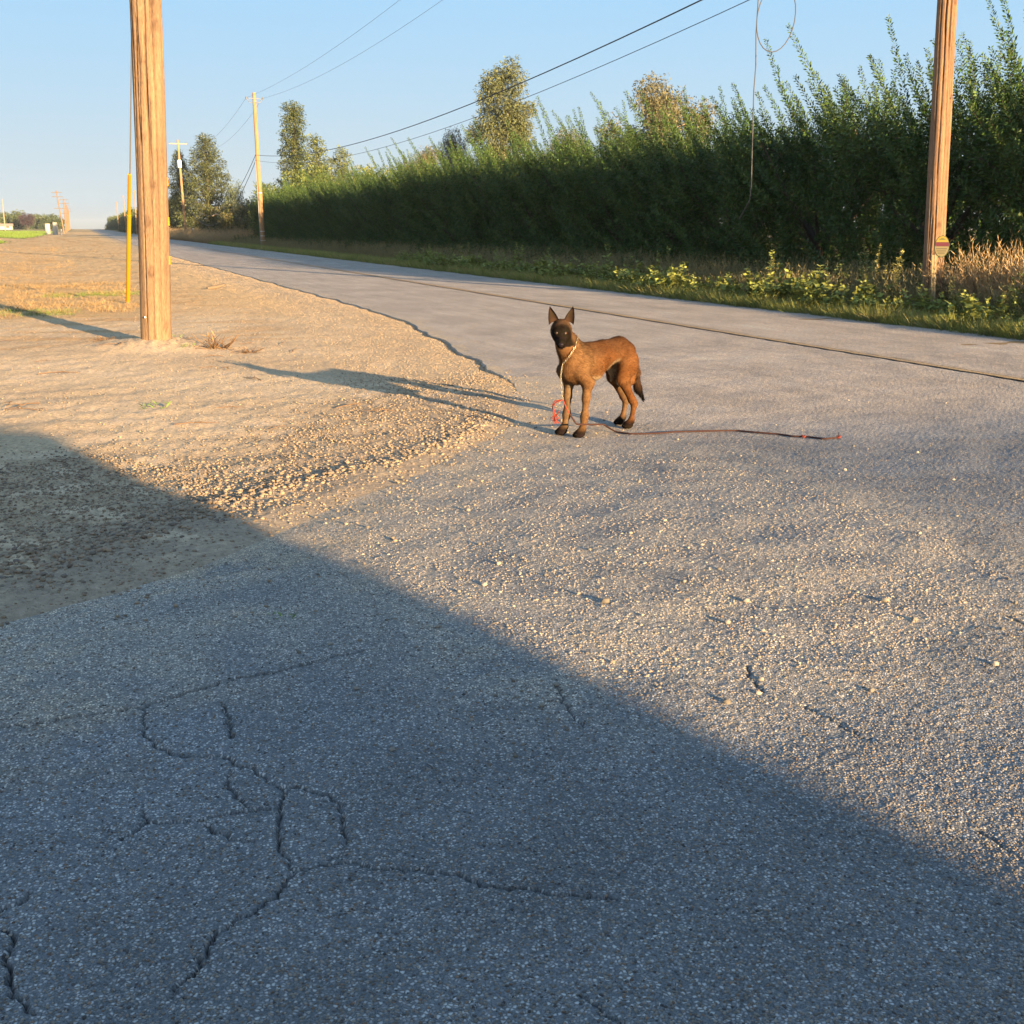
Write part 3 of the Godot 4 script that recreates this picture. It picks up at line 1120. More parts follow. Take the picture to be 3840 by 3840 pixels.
func build_background_trees() -> void:
	var lm := leaf_mat(0.4)
	var wm := mat(0.9)
	# tall narrow evergreen beyond the orchard
	var bl := []
	rng.seed = 31
	for k in 34:
		var t := float(k) / 33.0
		var y := 2.0 + t * 12.0
		var w := 1.75 * (1.0 - 0.62 * t) + 0.15
		var a := k * 2.4
		bl.append([Vector3(cos(a) * w * 0.62, y, sin(a) * w * 0.62), Vector3(0.62 + 0.45 * w, 0.65, 0.62 + 0.45 * w) * rf(0.7, 1.1)])
	bl.append([Vector3(0.1, 14.1, 0), Vector3(0.6, 0.9, 0.6)])
	var olive := lin(0.055, 0.075, 0.03)
	var olive2 := lin(0.13, 0.15, 0.06)
	var conifer := blob_tree(32, bl, 0.20, 21000, lin(0.035, 0.055, 0.022), lin(0.10, 0.115, 0.045), lm, wm, [Vector3(0, -0.2, 0), Vector3(0.1, 4, 0), Vector3(0.0, 9, 0), Vector3(0.1, 14, 0)], [0.28, 0.22, 0.14, 0.04])
	plant_tree("evergreen_tree", "tall narrow dark evergreen rising above the orchard's far end", conifer, Vector3(23.6, 0, -138.0), 0.3, Vector3(1.12, 1.05, 1.12), "")
	# lower conifers and bushy trees beside it
	bl = []
	for k in 16:
		var t := float(k) / 15.0
		var w := 1.9 * (1.0 - 0.85 * t) + 0.2
		var a := k * 2.4
		bl.append([Vector3(cos(a) * w * 0.7, 1.6 + t * 7.4, sin(a) * w * 0.7), Vector3(0.5 + 0.5 * w, 0.75, 0.5 + 0.5 * w)])
	var fir := blob_tree(33, bl, 0.19, 11000, olive, lin(0.15, 0.17, 0.055), lm, wm, [Vector3(0, -0.2, 0), Vector3(0, 4, 0), Vector3(0, 9, 0)], [0.2, 0.14, 0.03])
	plant_tree("fir_tree", "olive green cone-shaped tree next to the tall evergreen", fir, Vector3(24.0, 0, -126.5), 1.0, Vector3(1.15, 1.15, 1.15), "")
	plant_tree("fir_tree", "small pointed tree between the cone-shaped tree and the orchard whips", fir, Vector3(23.6, 0, -112.5), 2.3, Vector3(0.85, 0.93, 0.85), "")
	bl = []
	for k in 15:
		bl.append([Vector3(rf(-2.6, 2.6), rf(1.6, 5.0), rf(-2.6, 2.6)), Vector3.ONE * rf(0.9, 1.5)])
	var bushy := blob_tree(34, bl, 0.22, 14000, lin(0.06, 0.09, 0.025), lin(0.17, 0.19, 0.055), lm, wm, [Vector3(0, -0.2, 0), Vector3(0, 2, 0), Vector3(0.2, 4.5, 0)], [0.25, 0.18, 0.05])
	var n := 0
	for q in [[20.3, -128.0, 1.05], [22.5, -119.0, 1.2], [26.5, -121.0, 1.3], [19.5, -121.0, 0.95], [25.5, -108.0, 1.15]]:
		plant_tree("bushy_tree", "rounded yellow-green tree massed below the tall evergreen", bushy, Vector3(q[0], 0, q[1]), n * 1.3, Vector3.ONE * q[2], "rounded trees at the orchard's far end")
		n += 1
	# eucalyptus trees standing far behind the orchard
	bl = []
	rng.seed = 35
	for k in 44:
		var t := rng.randf()
		var y := lerpf(4.5, 15.5, t)
		var w := 2.9 * sin(PI * clampf(0.18 + 0.72 * t, 0, 1))
		var a := rf(0, TAU)
		bl.append([Vector3(cos(a) * w * rf(0.3, 1.0), y, sin(a) * w * rf(0.3, 1.0)), Vector3(1.0, 1.15, 1.0) * rf(0.65, 1.25)])
	var pale := lin(0.26, 0.21, 0.15)
	var euc := blob_tree(36, bl, 0.25, 30000, lin(0.07, 0.085, 0.04), lin(0.14, 0.15, 0.062), lm, wm, [Vector3(0, -0.2, 0), Vector3(0.2, 5, 0.1), Vector3(-0.3, 9.5, 0.1), Vector3(0.4, 12.5, -0.2)], [0.4, 0.3, 0.2, 0.06], 0.55, pale)
	plant_tree("eucalyptus_tree", "tall airy eucalyptus with pale limbs towering behind the orchard", euc, Vector3(44.0, 0, -124.0), 0.4, Vector3(1.3, 1.17, 1.3), "")
	bl = []
	for k in 40:
		var a := rf(0, TAU)
		var w := rf(0.2, 3.6)
		bl.append([Vector3(cos(a) * w, rf(3.2, 10.2) - 0.16 * w * w, sin(a) * w), Vector3(1.1, 1.0, 1.1) * rf(0.7, 1.2)])
	var euc2 := blob_tree(37, bl, 0.24, 28000, lin(0.085, 0.08, 0.045), lin(0.155, 0.145, 0.07), lm, wm, [Vector3(0, -0.2, 0), Vector3(0.1, 4, 0), Vector3(-0.2, 7, 0), Vector3(0.3, 8.6, 0.1)], [0.35, 0.25, 0.16, 0.05], 0.7, pale)
	plant_tree("eucalyptus_tree", "broad brownish eucalyptus with a domed crown behind the orchard", euc2, Vector3(37.5, 0, -74.0), 0.0, Vector3(1.0, 1.1, 1.0), "")
	plant_tree("eucalyptus_tree", "thin drooping eucalyptus left of the towering one", euc2, Vector3(42.0, 0, -134.5), 2.0, Vector3(0.62, 1.22, 0.62), "")
	plant_tree("eucalyptus_tree", "low spreading brownish eucalyptus showing just over the orchard whips", euc2, Vector3(36.0, 0, -128.0), 4.0, Vector3(0.9, 0.98, 0.9), "")
	plant_tree("eucalyptus_tree", "small olive eucalyptus in the gap between the two big crowns", euc2, Vector3(41.5, 0, -101.0), 5.0, Vector3(0.72, 0.98, 0.72), "")
	plant_tree("eucalyptus_tree", "squat olive eucalyptus low against the towering trunk", euc2, Vector3(46.0, 0, -132.0), 1.0, Vector3(1.1, 1.0, 1.1), "")
	# the grove across the road, behind the far poles
	bl = []
	rng.seed = 38
	for k in 30:
		var t := float(k) / 29.0
		var y := 1.4 + t * 14.0
		var w := 3.6 * pow(1.0 - t, 0.62) + 0.25
		var a := k * 2.4
		bl.append([Vector3(cos(a) * w * 0.65, y, sin(a) * w * 0.65), Vector3(0.7 + 0.42 * w, 1.0, 0.7 + 0.42 * w) * rf(0.75, 1.1)])
	var cedar := blob_tree(39, bl, 0.30, 20000, lin(0.045, 0.055, 0.022), lin(0.10, 0.115, 0.045), lm, wm, [Vector3(0, -0.2, 0), Vector3(0, 5, 0), Vector3(0, 10, 0), Vector3(0, 15, 0)], [0.4, 0.3, 0.2, 0.05], 0.35)
	plant_tree("cedar_tree", "big drooping olive cedar behind the third utility pole", cedar, Vector3(19.6, 0, -198.0), 0.0, Vector3(1.28, 1.0, 1.28), "")
	plant_tree("cedar_tree", "slimmer cedar half hidden by the thick wooden pole", cedar, Vector3(16.2, 0, -208.0), 2.0, Vector3(0.8, 0.88, 0.8), "")
	bl = []
	for k in 9:
		bl.append([Vector3(rf(-1.0, 1.6), rf(3.4, 6.6), rf(-1, 1)), Vector3(0.9, 1.5, 0.9) * rf(0.7, 1.1)])
	var willow := blob_tree(40, bl, 0.32, 4200, lin(0.06, 0.08, 0.045), lin(0.12, 0.14, 0.07), lm, wm, [Vector3(0, -0.2, 0), Vector3(0, 3, 0), Vector3(0.3, 6, 0)], [0.25, 0.18, 0.05], 1.0)
	plant_tree("willow_tree", "grey-green weeping tree at the right side of the big cedar", willow, Vector3(22.4, 0, -190.0), 0.0, Vector3(0.95, 1.18, 0.95), "")
	bl = []
	for k in 12:
		bl.append([Vector3(rf(-2.4, 2.4), rf(0.9, 3.2), rf(-1.6, 1.6)), Vector3.ONE * rf(0.7, 1.1)])
	var thicket := blob_tree(41, bl, 0.24, 8000, lin(0.05, 0.065, 0.022), lin(0.15, 0.13, 0.05), lm, wm, [Vector3(0, -0.2, 0), Vector3(0, 1.2, 0), Vector3(0.2, 3, 0)], [0.2, 0.15, 0.05], 0.2)
	n = 0
	for q in [[16.2, -142.0, 1.1], [18.5, -131.0, 1.15], [16.0, -128.0, 0.85], [18.8, -150.0, 1.15], [15.6, -158.0, 0.8], [22.5, -152.0, 1.3], [20.0, -172.0, 1.2]]:
		plant_tree("orchard_bush", "low round olive tree in the old grove past the orchard", thicket, Vector3(q[0], 0, q[1]), n * 1.7, Vector3.ONE * q[2], "low trees of the old grove", "tree")
		n += 1
	# bare bent trunk standing in front of the grove
	var b := B.new()
	b.tube([Vector3(0, -0.2, 0), Vector3(-0.05, 0.9, 0), Vector3(-0.45, 1.8, 0.1), Vector3(-0.85, 2.6, 0.1), Vector3(-1.5, 2.95, 0.05), Vector3(-2.0, 2.75, 0.0)], [0.22, 0.17, 0.15, 0.13, 0.10, 0.05], 7, lin(0.34, 0.24, 0.15))
	b.tube([Vector3(-0.85, 2.6, 0.1), Vector3(-0.4, 2.55, 0.1), Vector3(-0.15, 2.75, 0.1)], [0.11, 0.10, 0.07], 6, lin(0.36, 0.26, 0.16))
	tag(put("bare_trunk", b.mesh(wm)), "bare bent tree trunk with a broken limb before the grove", "tree").position = Vector3(15.2, 0, -131.0)
	# far orchard across the distance on the right of the road
	bl = []
	for k in 10:
		bl.append([Vector3(rf(-1.6, 1.6), rf(0.8, 4.6), rf(-1.6, 1.6)), Vector3.ONE * rf(0.9, 1.3)])
	var farm := blob_tree(42, bl, 0.42, 3000, lin(0.04, 0.065, 0.03), lin(0.12, 0.14, 0.06), lm, wm, [Vector3(0, -0.2, 0), Vector3(0, 1.2, 0), Vector3(0.2, 4, 0)], [0.2, 0.15, 0.05])
	rng.seed = 43
	var z := -225.0
	n = 0
	while z > -760.0:
		plant_tree("distant_tree", "small tree of the far roadside orchard fading into haze", farm, Vector3(16.5 + rf(-0.6, 0.6), land(z), z), rf(0, TAU), Vector3(1.0, rf(0.95, 1.2), 1.0) * rf(1.0, 1.25), "trees of the far roadside orchard")
		z -= rf(3.6, 4.6) * (1.0 + 0.002 * -z)
		n += 1
	# trees round the farm on the left horizon
	for k in 26:
		var zz := rf(-620.0, -760.0)
		var x := lerpf(-50.0, -9.0, (k + rf(-0.5, 0.5)) / 26.0)
		var t := plant_tree("horizon_tree", "distant green tree on the flat field's horizon", farm, Vector3(x, land(zz), zz), rf(0, TAU), Vector3(1.5, 1.25, 1.5) * rf(0.8, 1.4), "trees on the left horizon")
	var plum := blob_tree(44, [[Vector3(0, 4, 0), Vector3(3, 3.2, 3)], [Vector3(1.5, 5, 0), Vector3(2.2, 2.4, 2.2)], [Vector3(-1.6, 4.6, 0.4), Vector3(2, 2.4, 2)]], 0.45, 3600, lin(0.035, 0.022, 0.03), lin(0.075, 0.045, 0.055), lm, wm, [Vector3(0, -0.2, 0), Vector3(0, 2, 0), Vector3(0, 4, 0)], [0.3, 0.2, 0.05])
	plant_tree("plum_tree", "dark purple-leaved tree among the green ones on the horizon", plum, Vector3(-24.0, land(-600.0), -600.0), 0.0, Vector3(1.0, 1.05, 1.0), "")

func tuft(sd: int, blades: int, h: float, spread: float, lean: float, low: Color, top: Color, wid: float, m: Material, heads := 0.0) -> ArrayMesh:
	rng.seed = sd
	var b := B.new()
	for k in blades:
		var a := rf(0, TAU)
		var r := sqrt(rng.randf()) * spread
		var p := Vector3(cos(a) * r, -0.03, sin(a) * r)
		var d := Vector3(cos(a + rf(-1, 1)) * lean * rf(0.2, 1.3), 1, sin(a + rf(-1, 1)) * lean * rf(0.2, 1.3)).normalized()
		var hh := h * rf(0.45, 1.1)
		var side := d.cross(rand_dir()).normalized() * wid * rf(0.6, 1.2)
		var nn := side.cross(d).normalized()
		if nn.y < 0: nn = -nn
		nn = (nn + Vector3(0, 0.5, 0)).normalized()
		var mid := p + d * hh * 0.55
		var end := mid + (d + Vector3(d.x, -0.25, d.z) * 0.9).normalized() * hh * 0.5
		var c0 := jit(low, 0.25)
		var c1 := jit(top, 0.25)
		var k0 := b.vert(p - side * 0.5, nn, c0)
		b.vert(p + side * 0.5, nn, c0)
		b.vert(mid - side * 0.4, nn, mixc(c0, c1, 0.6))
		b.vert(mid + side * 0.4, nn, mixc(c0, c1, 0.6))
		b.vert(end, nn, c1)
		b.i.append_array([k0, k0 + 2, k0 + 1, k0 + 1, k0 + 2, k0 + 3, k0 + 2, k0 + 4, k0 + 3])
		if rng.randf() < heads:
			for e in 5:
				add_leaf(b, end.lerp(mid, e * 0.12), (d + rand_dir() * 0.7).normalized(), hh * 0.10, wid * 1.8, jit(top, 0.2))
	return b.mesh(m)

func weed(sd: int, h: float, stems: int, lean: float, leaf_len: float, low: Color, top: Color, m: Material, fat := 0.6, gap := 0.035) -> ArrayMesh:
	rng.seed = sd
	var b := B.new()
	for s in stems:
		var a := rf(0, TAU)
		var p := Vector3(cos(a), 0, sin(a)) * rf(0.0, 0.1)
		p.y = -0.03
		var d := Vector3(cos(a) * lean * rf(0.2, 1.2), 1.0, sin(a) * lean * rf(0.2, 1.2)).normalized()
		var hh := h * rf(0.55, 1.05)
		var n := maxi(4, int(hh / gap))
		var pts := [p]
		for k in n:
			var t := float(k) / n
			d = (d + Vector3(0, 0.05, 0) + rand_dir() * 0.06).normalized()
			p += d * hh / n
			pts.append(p)
			for e in 2:
				var o := Vector3(cos(k * 2.4 + e * PI), rf(-0.1, 0.7), sin(k * 2.4 + e * PI)).normalized()
				var l := leaf_len * rf(0.6, 1.2) * (1.0 - 0.5 * t)
				add_leaf(b, p, o, l, l * fat, jit(mixc(low, top, t), 0.25))
		b.tube(pts, [0.004, 0.0015], 3, mixc(low, top, 0.4), false)
	return b.mesh(m)

func spread_tufts(called: String, label: String, cat: String, shapes: Array, spots: Array) -> void:
	var g := thing(called, label, cat)
	g.set_meta("kind", "stuff")
	var where := []
	for s in shapes:
		where.append([])
	for q in spots:
		var w := rng.randi() % shapes.size()
		var s: float = q[2]
		var bs := Basis.from_euler(Vector3(rf(-0.12, 0.12), rf(0, TAU), rf(-0.12, 0.12))).scaled(Vector3(s, s * rf(0.8, 1.2), s))
		where[w].append(Transform3D(bs, Vector3(q[0], dirt_y(q[0], q[1]), q[1])))
	for w in shapes.size():
		if where[w].size():
			scatter("tufts", shapes[w], where[w], [], g)

func build_verge() -> void:
	var gm := leaf_mat(0.4)
	gm.roughness = 0.75
	# short green grass at the road's far edge
	var green := []
	for k in 4:
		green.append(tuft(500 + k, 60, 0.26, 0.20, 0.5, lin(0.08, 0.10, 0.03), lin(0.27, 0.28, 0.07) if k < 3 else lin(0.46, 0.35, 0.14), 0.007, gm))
	rng.seed = 50
	var spots := []
	for k in 5200:
		var z := -9.0 * pow(13.0, rng.randf())
		var x := ROAD_FAR + 0.02 + 1.25 * pow(rng.randf(), 1.3)
		spots.append([x, z, rf(0.7, 1.3) * (1.0 + 0.004 * -z)])
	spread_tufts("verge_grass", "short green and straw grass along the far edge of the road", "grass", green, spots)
	# rank dry stalks at the foot of the orchard
	var dry := []
	for k in 4:
		dry.append(tuft(520 + k, 46, 0.75, 0.28, 0.35, lin(0.10, 0.095, 0.04), lin(0.22, 0.18, 0.085), 0.007, gm, 0.7))
	spots = []
	for k in 2600:
		var z := -13.0 * pow(9.5, rng.randf())
		var x := rf(12.7, 16.2)
		if Vector2(x - 13.4, z + 15.2).length() < 0.8:
			continue
		spots.append([x, z, rf(0.55, 1.0)])
	spread_tufts("dry_stalks", "rank brown seed stalks between the orchard and the grass verge", "weeds", dry, spots)
	# pale straw-coloured mound of grass at the right of the near pole
	var straw := []
	for k in 3:
		straw.append(tuft(530 + k, 70, 1.0, 0.28, 0.5, lin(0.19, 0.12, 0.06), lin(0.34, 0.235, 0.12), 0.006, gm, 0.8))
	spots = []
	for k in 420:
		var z := rf(-10.5, -15.6)
		var x := rf(12.9, 15.4) + 0.1
		if x < 13.5 and z < -13.0:
			continue
		spots.append([x, z, rf(0.7, 1.15)])
	spread_tufts("straw_grass", "dense orange-brown mound of dead grass right of the near roadside pole", "grass", straw, spots)
	# underbrush below the orchard so that no light comes through
	var under := []
	for k in 3:
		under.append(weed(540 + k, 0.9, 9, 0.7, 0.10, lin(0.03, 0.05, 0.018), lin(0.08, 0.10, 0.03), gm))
	spots = []
	for k in 1500:
		spots.append([rf(13.6, 19.5), -14.0 * pow(8.6, rng.randf()), rf(0.6, 1.1)])
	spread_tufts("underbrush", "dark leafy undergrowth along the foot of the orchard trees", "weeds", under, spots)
	# single leafy weeds at the sunny edge
	var kinds := []
	for k in 6:
		kinds.append(weed(560 + k, [0.5, 0.62, 0.45, 0.55, 0.75, 0.4][k], [8, 6, 9, 7, 5, 9][k], 0.55, [0.13, 0.14, 0.15, 0.12, 0.10, 0.15][k], lin(0.07, 0.10, 0.025), lin(0.23, 0.25, 0.06), gm))
	rng.seed = 57
	for k in 190:
		var z := -11.0 - 36.0 * pow(rng.randf(), 1.2)
		var x := rf(11.7, 12.9)
		var w := put("roadside_weed", kinds[rng.randi() % 6])
		w.transform = Transform3D(Basis.from_euler(Vector3(0, rf(0, TAU), 0)).scaled(Vector3.ONE * rf(0.75, 1.6)), Vector3(x, dirt_y(x, z), z))
		tag(w, "leafy yellow-green weed growing at the grassy edge of the road", "weed", "leafy weeds along the road edge")
	var tall := weed(580, 1.15, 6, 0.22, 0.085, lin(0.13, 0.14, 0.05), lin(0.34, 0.31, 0.10), gm, 0.45, 0.025)
	for q in [[12.75, -16.4, 1.0], [13.15, -17.4, 1.12], [12.6, -14.6, 0.7], [12.9, -20.5, 0.85]]:
		var w := put("tall_weed", tall)
		w.transform = Transform3D(Basis.from_euler(Vector3(0, q[0] * 9.0, 0)).scaled(Vector3.ONE * q[2]), Vector3(q[0], dirt_y(q[0], q[1]), q[1]))
		tag(w, "tall slender pale weed rising above the verge near the roadside pole", "weed", "tall pale weeds by the near pole")
	var broad := weed(585, 0.85, 5, 0.35, 0.17, lin(0.08, 0.13, 0.03), lin(0.20, 0.27, 0.05), gm, 0.75, 0.07)
	var bw := put("broadleaf_weed", broad)
	bw.position = Vector3(13.0, dirt_y(13.0, -13.2), -13.2)
	tag(bw, "big-leaved green weed in front of the dead orange grass", "weed")
	var feather := weed(586, 0.75, 14, 0.7, 0.07, lin(0.10, 0.11, 0.035), lin(0.20, 0.20, 0.075), gm, 0.3, 0.022)
	for q in [[12.5, -13.4, 1.0], [12.75, -12.5, 0.95], [12.55, -15.4, 0.8], [12.4, -17.2, 0.8], [12.9, -18.6, 1.0], [12.3, -19.6, 0.7], [12.7, -21.0, 0.9], [12.2, -14.3, 0.6], [12.95, -16.6, 0.9], [12.5, -22.8, 0.8], [12.85, -11.6, 1.0], [12.35, -11.9, 0.75]]:
		var w := put("feathery_weed", feather)
		w.transform = Transform3D(Basis.from_euler(Vector3(0, q[1] * 3.0, 0)).scaled(Vector3.ONE * q[2]), Vector3(q[0], dirt_y(q[0], q[1]), q[1]))
		tag(w, "feathery olive bush on the weedy verge of the road", "weed", "feathery bushes on the verge")
	# grass across the road further on, before the grove
	spots = []
	rng.seed = 59
	for k in 1400:
		var z := -118.0 - 110.0 * rng.randf()
		spots.append([rf(11.6, 16.0), z, rf(0.8, 1.5)])
	spread_tufts("far_dry_grass", "dry golden grass on the bank before the old grove", "grass", straw, spots)

func build_left_plants() -> void:
	var gm := leaf_mat(0.3)
	gm.roughness = 0.8
	var dry := []
	for k in 3:
		dry.append(tuft(600 + k, 30, 0.13, 0.16, 0.8, lin(0.25, 0.17, 0.085), lin(0.32, 0.215, 0.105), 0.006, gm))
	rng.seed = 60
	var spots := []
	for k in 1000:
		var z := rf(-20.5, -33.0)
		var x := rf(-3.6, 1.2)
		var d := nz.get_noise_2d(x * 5.0, z * 2.2)
		if d < -0.15 or x > 0.9 - 0.02 * (z + 25.0):
			continue
		spots.append([x, z, rf(0.5, 1.25)])
	for k in 900:
		var z := -34.0 * pow(3.0, rng.randf())
		spots.append([rf(-9.0, 0.5) - 0.02 * -z, z, rf(0.5, 1.1)])
	spread_tufts("dry_shoulder_grass", "low dry straw grass on the dirt beyond the thick pole", "grass", dry, spots)
	var grn := []
	for k in 2:
		grn.append(tuft(610 + k, 30, 0.10, 0.14, 0.9, lin(0.08, 0.12, 0.03), lin(0.20, 0.25, 0.06), 0.006, gm))
	spots = []
	for k in 320:
		var c := [Vector2(-0.9, -21.6), Vector2(-0.1, -27.0), Vector2(0.6, -27.5), Vector2(-2.4, -24.0)][k % 4] as Vector2
		spots.append([c.x + rf(-0.7, 0.7), c.y + rf(-0.8, 0.8), rf(0.5, 1.2)])
	spread_tufts("green_shoulder_grass", "thin green grass sprouting among the dry straw", "grass", grn, spots)
	var crop := []
	for k in 2:
		crop.append(tuft(620 + k, 40, 0.30, 0.5, 0.5, lin(0.09, 0.14, 0.03), lin(0.18, 0.26, 0.05), 0.02, gm))
	spots = []
	for k in 5200:
		var z := rf(-100.0, -134.0)
		if k % 2:
			z = rf(-190.0, -420.0)
		spots.append([-8.2 - 60.0 * pow(rng.randf(), 1.5), z, rf(0.9, 1.6)])
	spread_tufts("field_crop", "low green crop on the flat field at the left", "crop", crop, spots)
	# the dead weed and litter of stalks at the foot of the thick pole
	var b := B.new()
	rng.seed = 63
	for k in 34:
		var a := rf(0, TAU)
		var l := rf(0.10, 0.34)
		var d := Vector3(cos(a), rf(0.1, 1.1), sin(a)).normalized()
		var p := Vector3(rf(-0.1, 0.1), 0.0, rf(-0.1, 0.1))
		b.tube([p, p + d * l * 0.6, p + d * l + Vector3(0, -0.06 * l, 0) + rand_dir() * 0.05], [0.006, 0.004, 0.002], 4, jit(lin(0.15, 0.085, 0.04), 0.3), false)
		if k % 2:
			add_leaf(b, p + d * l * 0.7, (d + rand_dir()).normalized(), 0.12, 0.014, jit(lin(0.24, 0.14, 0.065), 0.2))
	for q in [[1.42, -14.2, 1.0, "dried-out weed with curled brown blades beside the thick pole"], [1.72, -13.7, 0.75, "flattened brown stalks in front of the dried-out weed"], [0.15, -15.9, 0.6, "russet heap of dead stalks left behind the thick pole"]]:
		var w := put("dead_weed", b.mesh(gm))
		w.position = Vector3(q[0], dirt_y(q[0], q[1]), q[1])
		w.scale = Vector3(q[2], q[2] * (1.0 if q[2] == 1.0 else 0.45), q[2])
		tag(w, q[3], "weed")
	var sprout := weed(640, 0.07, 4, 1.6, 0.09, lin(0.08, 0.13, 0.03), lin(0.16, 0.22, 0.05), gm, 0.18, 0.03)
	for q in [[0.40, -9.5, 1.1, "small green sprout alone on the open dirt"], [0.49, -3.58, 0.45, "tiny green sprout in the silt on the driveway"], [0.98, -15.7, 1.0, "green sprout right behind the thick pole"], [1.05, -14.3, 0.8, "green sprout on the soil mound of the thick pole"]]:
		var w := put("sprout", sprout)
		w.position = Vector3(q[0], maxf(dirt_y(q[0], q[1]), road_y(q[0], q[1]) if q[0] > edge_x(q[1]) else -9.0), q[1])
		w.scale = Vector3.ONE * q[2]
		tag(w, q[3], "sprout")
	# twigs lying on the dirt
	var tw := B.new()
	tw.tube([Vector3(-0.18, 0.008, 0), Vector3(-0.05, 0.02, 0.02), Vector3(0.08, 0.012, -0.01), Vector3(0.2, 0.006, 0.02)], [0.006, 0.005, 0.004, 0.002], 5, lin(0.16, 0.10, 0.06))
	tw.tube([Vector3(-0.02, 0.016, 0.01), Vector3(0.05, 0.03, 0.06), Vector3(0.1, 0.012, 0.1)], [0.004, 0.003, 0.002], 4, lin(0.18, 0.11, 0.06))
	var tm := tw.mesh(mat(0.9))
	for k in 26:
		var z := -7.3 * pow(2.3, rng.randf())
		var x := rf(-1.0 - 0.05 * -z, edge_x(z) - 0.9)
		var w := put("twig", tm)
		w.transform = Transform3D(Basis.from_euler(Vector3(0, rf(0, TAU), 0)).scaled(Vector3.ONE * rf(0.4, 1.1)), Vector3(x, dirt_y(x, z) + 0.004, z))
		tag(w, "thin brown twig lying on the bare dirt", "twig", "twigs strewn on the dirt")
	# a weathered chunk of timber on the shoulder
	var ch := B.new()
	ch.tube([Vector3(-0.2, 0.03, 0.05), Vector3(0.0, 0.05, 0), Vector3(0.22, 0.10, -0.08)], [0.04, 0.045, 0.03], 7, lin(0.15, 0.11, 0.075))
	var co := put("timber_chunk", ch.mesh(mat(0.9)))
	co.position = Vector3(2.9, dirt_y(2.9, -28.9), -28.9)
	tag(co, "short weathered chunk of wood on the gravel shoulder", "wood")

# ---------------------------------------------------------------- poles, wires, signs
func wood_material() -> StandardMaterial3D:
	var s := 512
	var a := noise_tex(FastNoiseLite.TYPE_SIMPLEX_SMOOTH, 0.035, 4, s, 71).get_data()
	var b := noise_tex(FastNoiseLite.TYPE_SIMPLEX_SMOOTH, 0.11, 3, s, 72).get_data()
	var col := PackedByteArray()
	var hgt := PackedByteArray()
	col.resize(s * s * 3)
	hgt.resize(s * s)
	for k in s * s:
		var x := a[k] / 255.0
		var y := b[k] / 255.0
		var f := clampf(0.80 + 0.4 * (x - 0.5) + 0.34 * (y - 0.5) - (0.14 if y < 0.34 else 0.0), 0.1, 1.0)
		col[k * 3] = int(255.0 * pow(f, 0.4545))
		col[k * 3 + 1] = int(255.0 * pow(f * 0.96, 0.4545))
		col[k * 3 + 2] = int(255.0 * pow(f * 0.90, 0.4545))
		hgt[k] = int(255.0 * clampf(0.3 * x + 0.7 * y, 0, 1))
	var m := mat(0.88)
	m.albedo_texture = tex_of(Image.create_from_data(s, s, false, Image.FORMAT_RGB8, col))
	m.heightmap_enabled = true
	m.heightmap_texture = tex_of(Image.create_from_data(s, s, false, Image.FORMAT_L8, hgt))
	m.heightmap_scale = 0.6
	m.uv1_scale = Vector3(3.0, 0.22, 1.0)
	m.resource_name = "pole_wood"
	return m

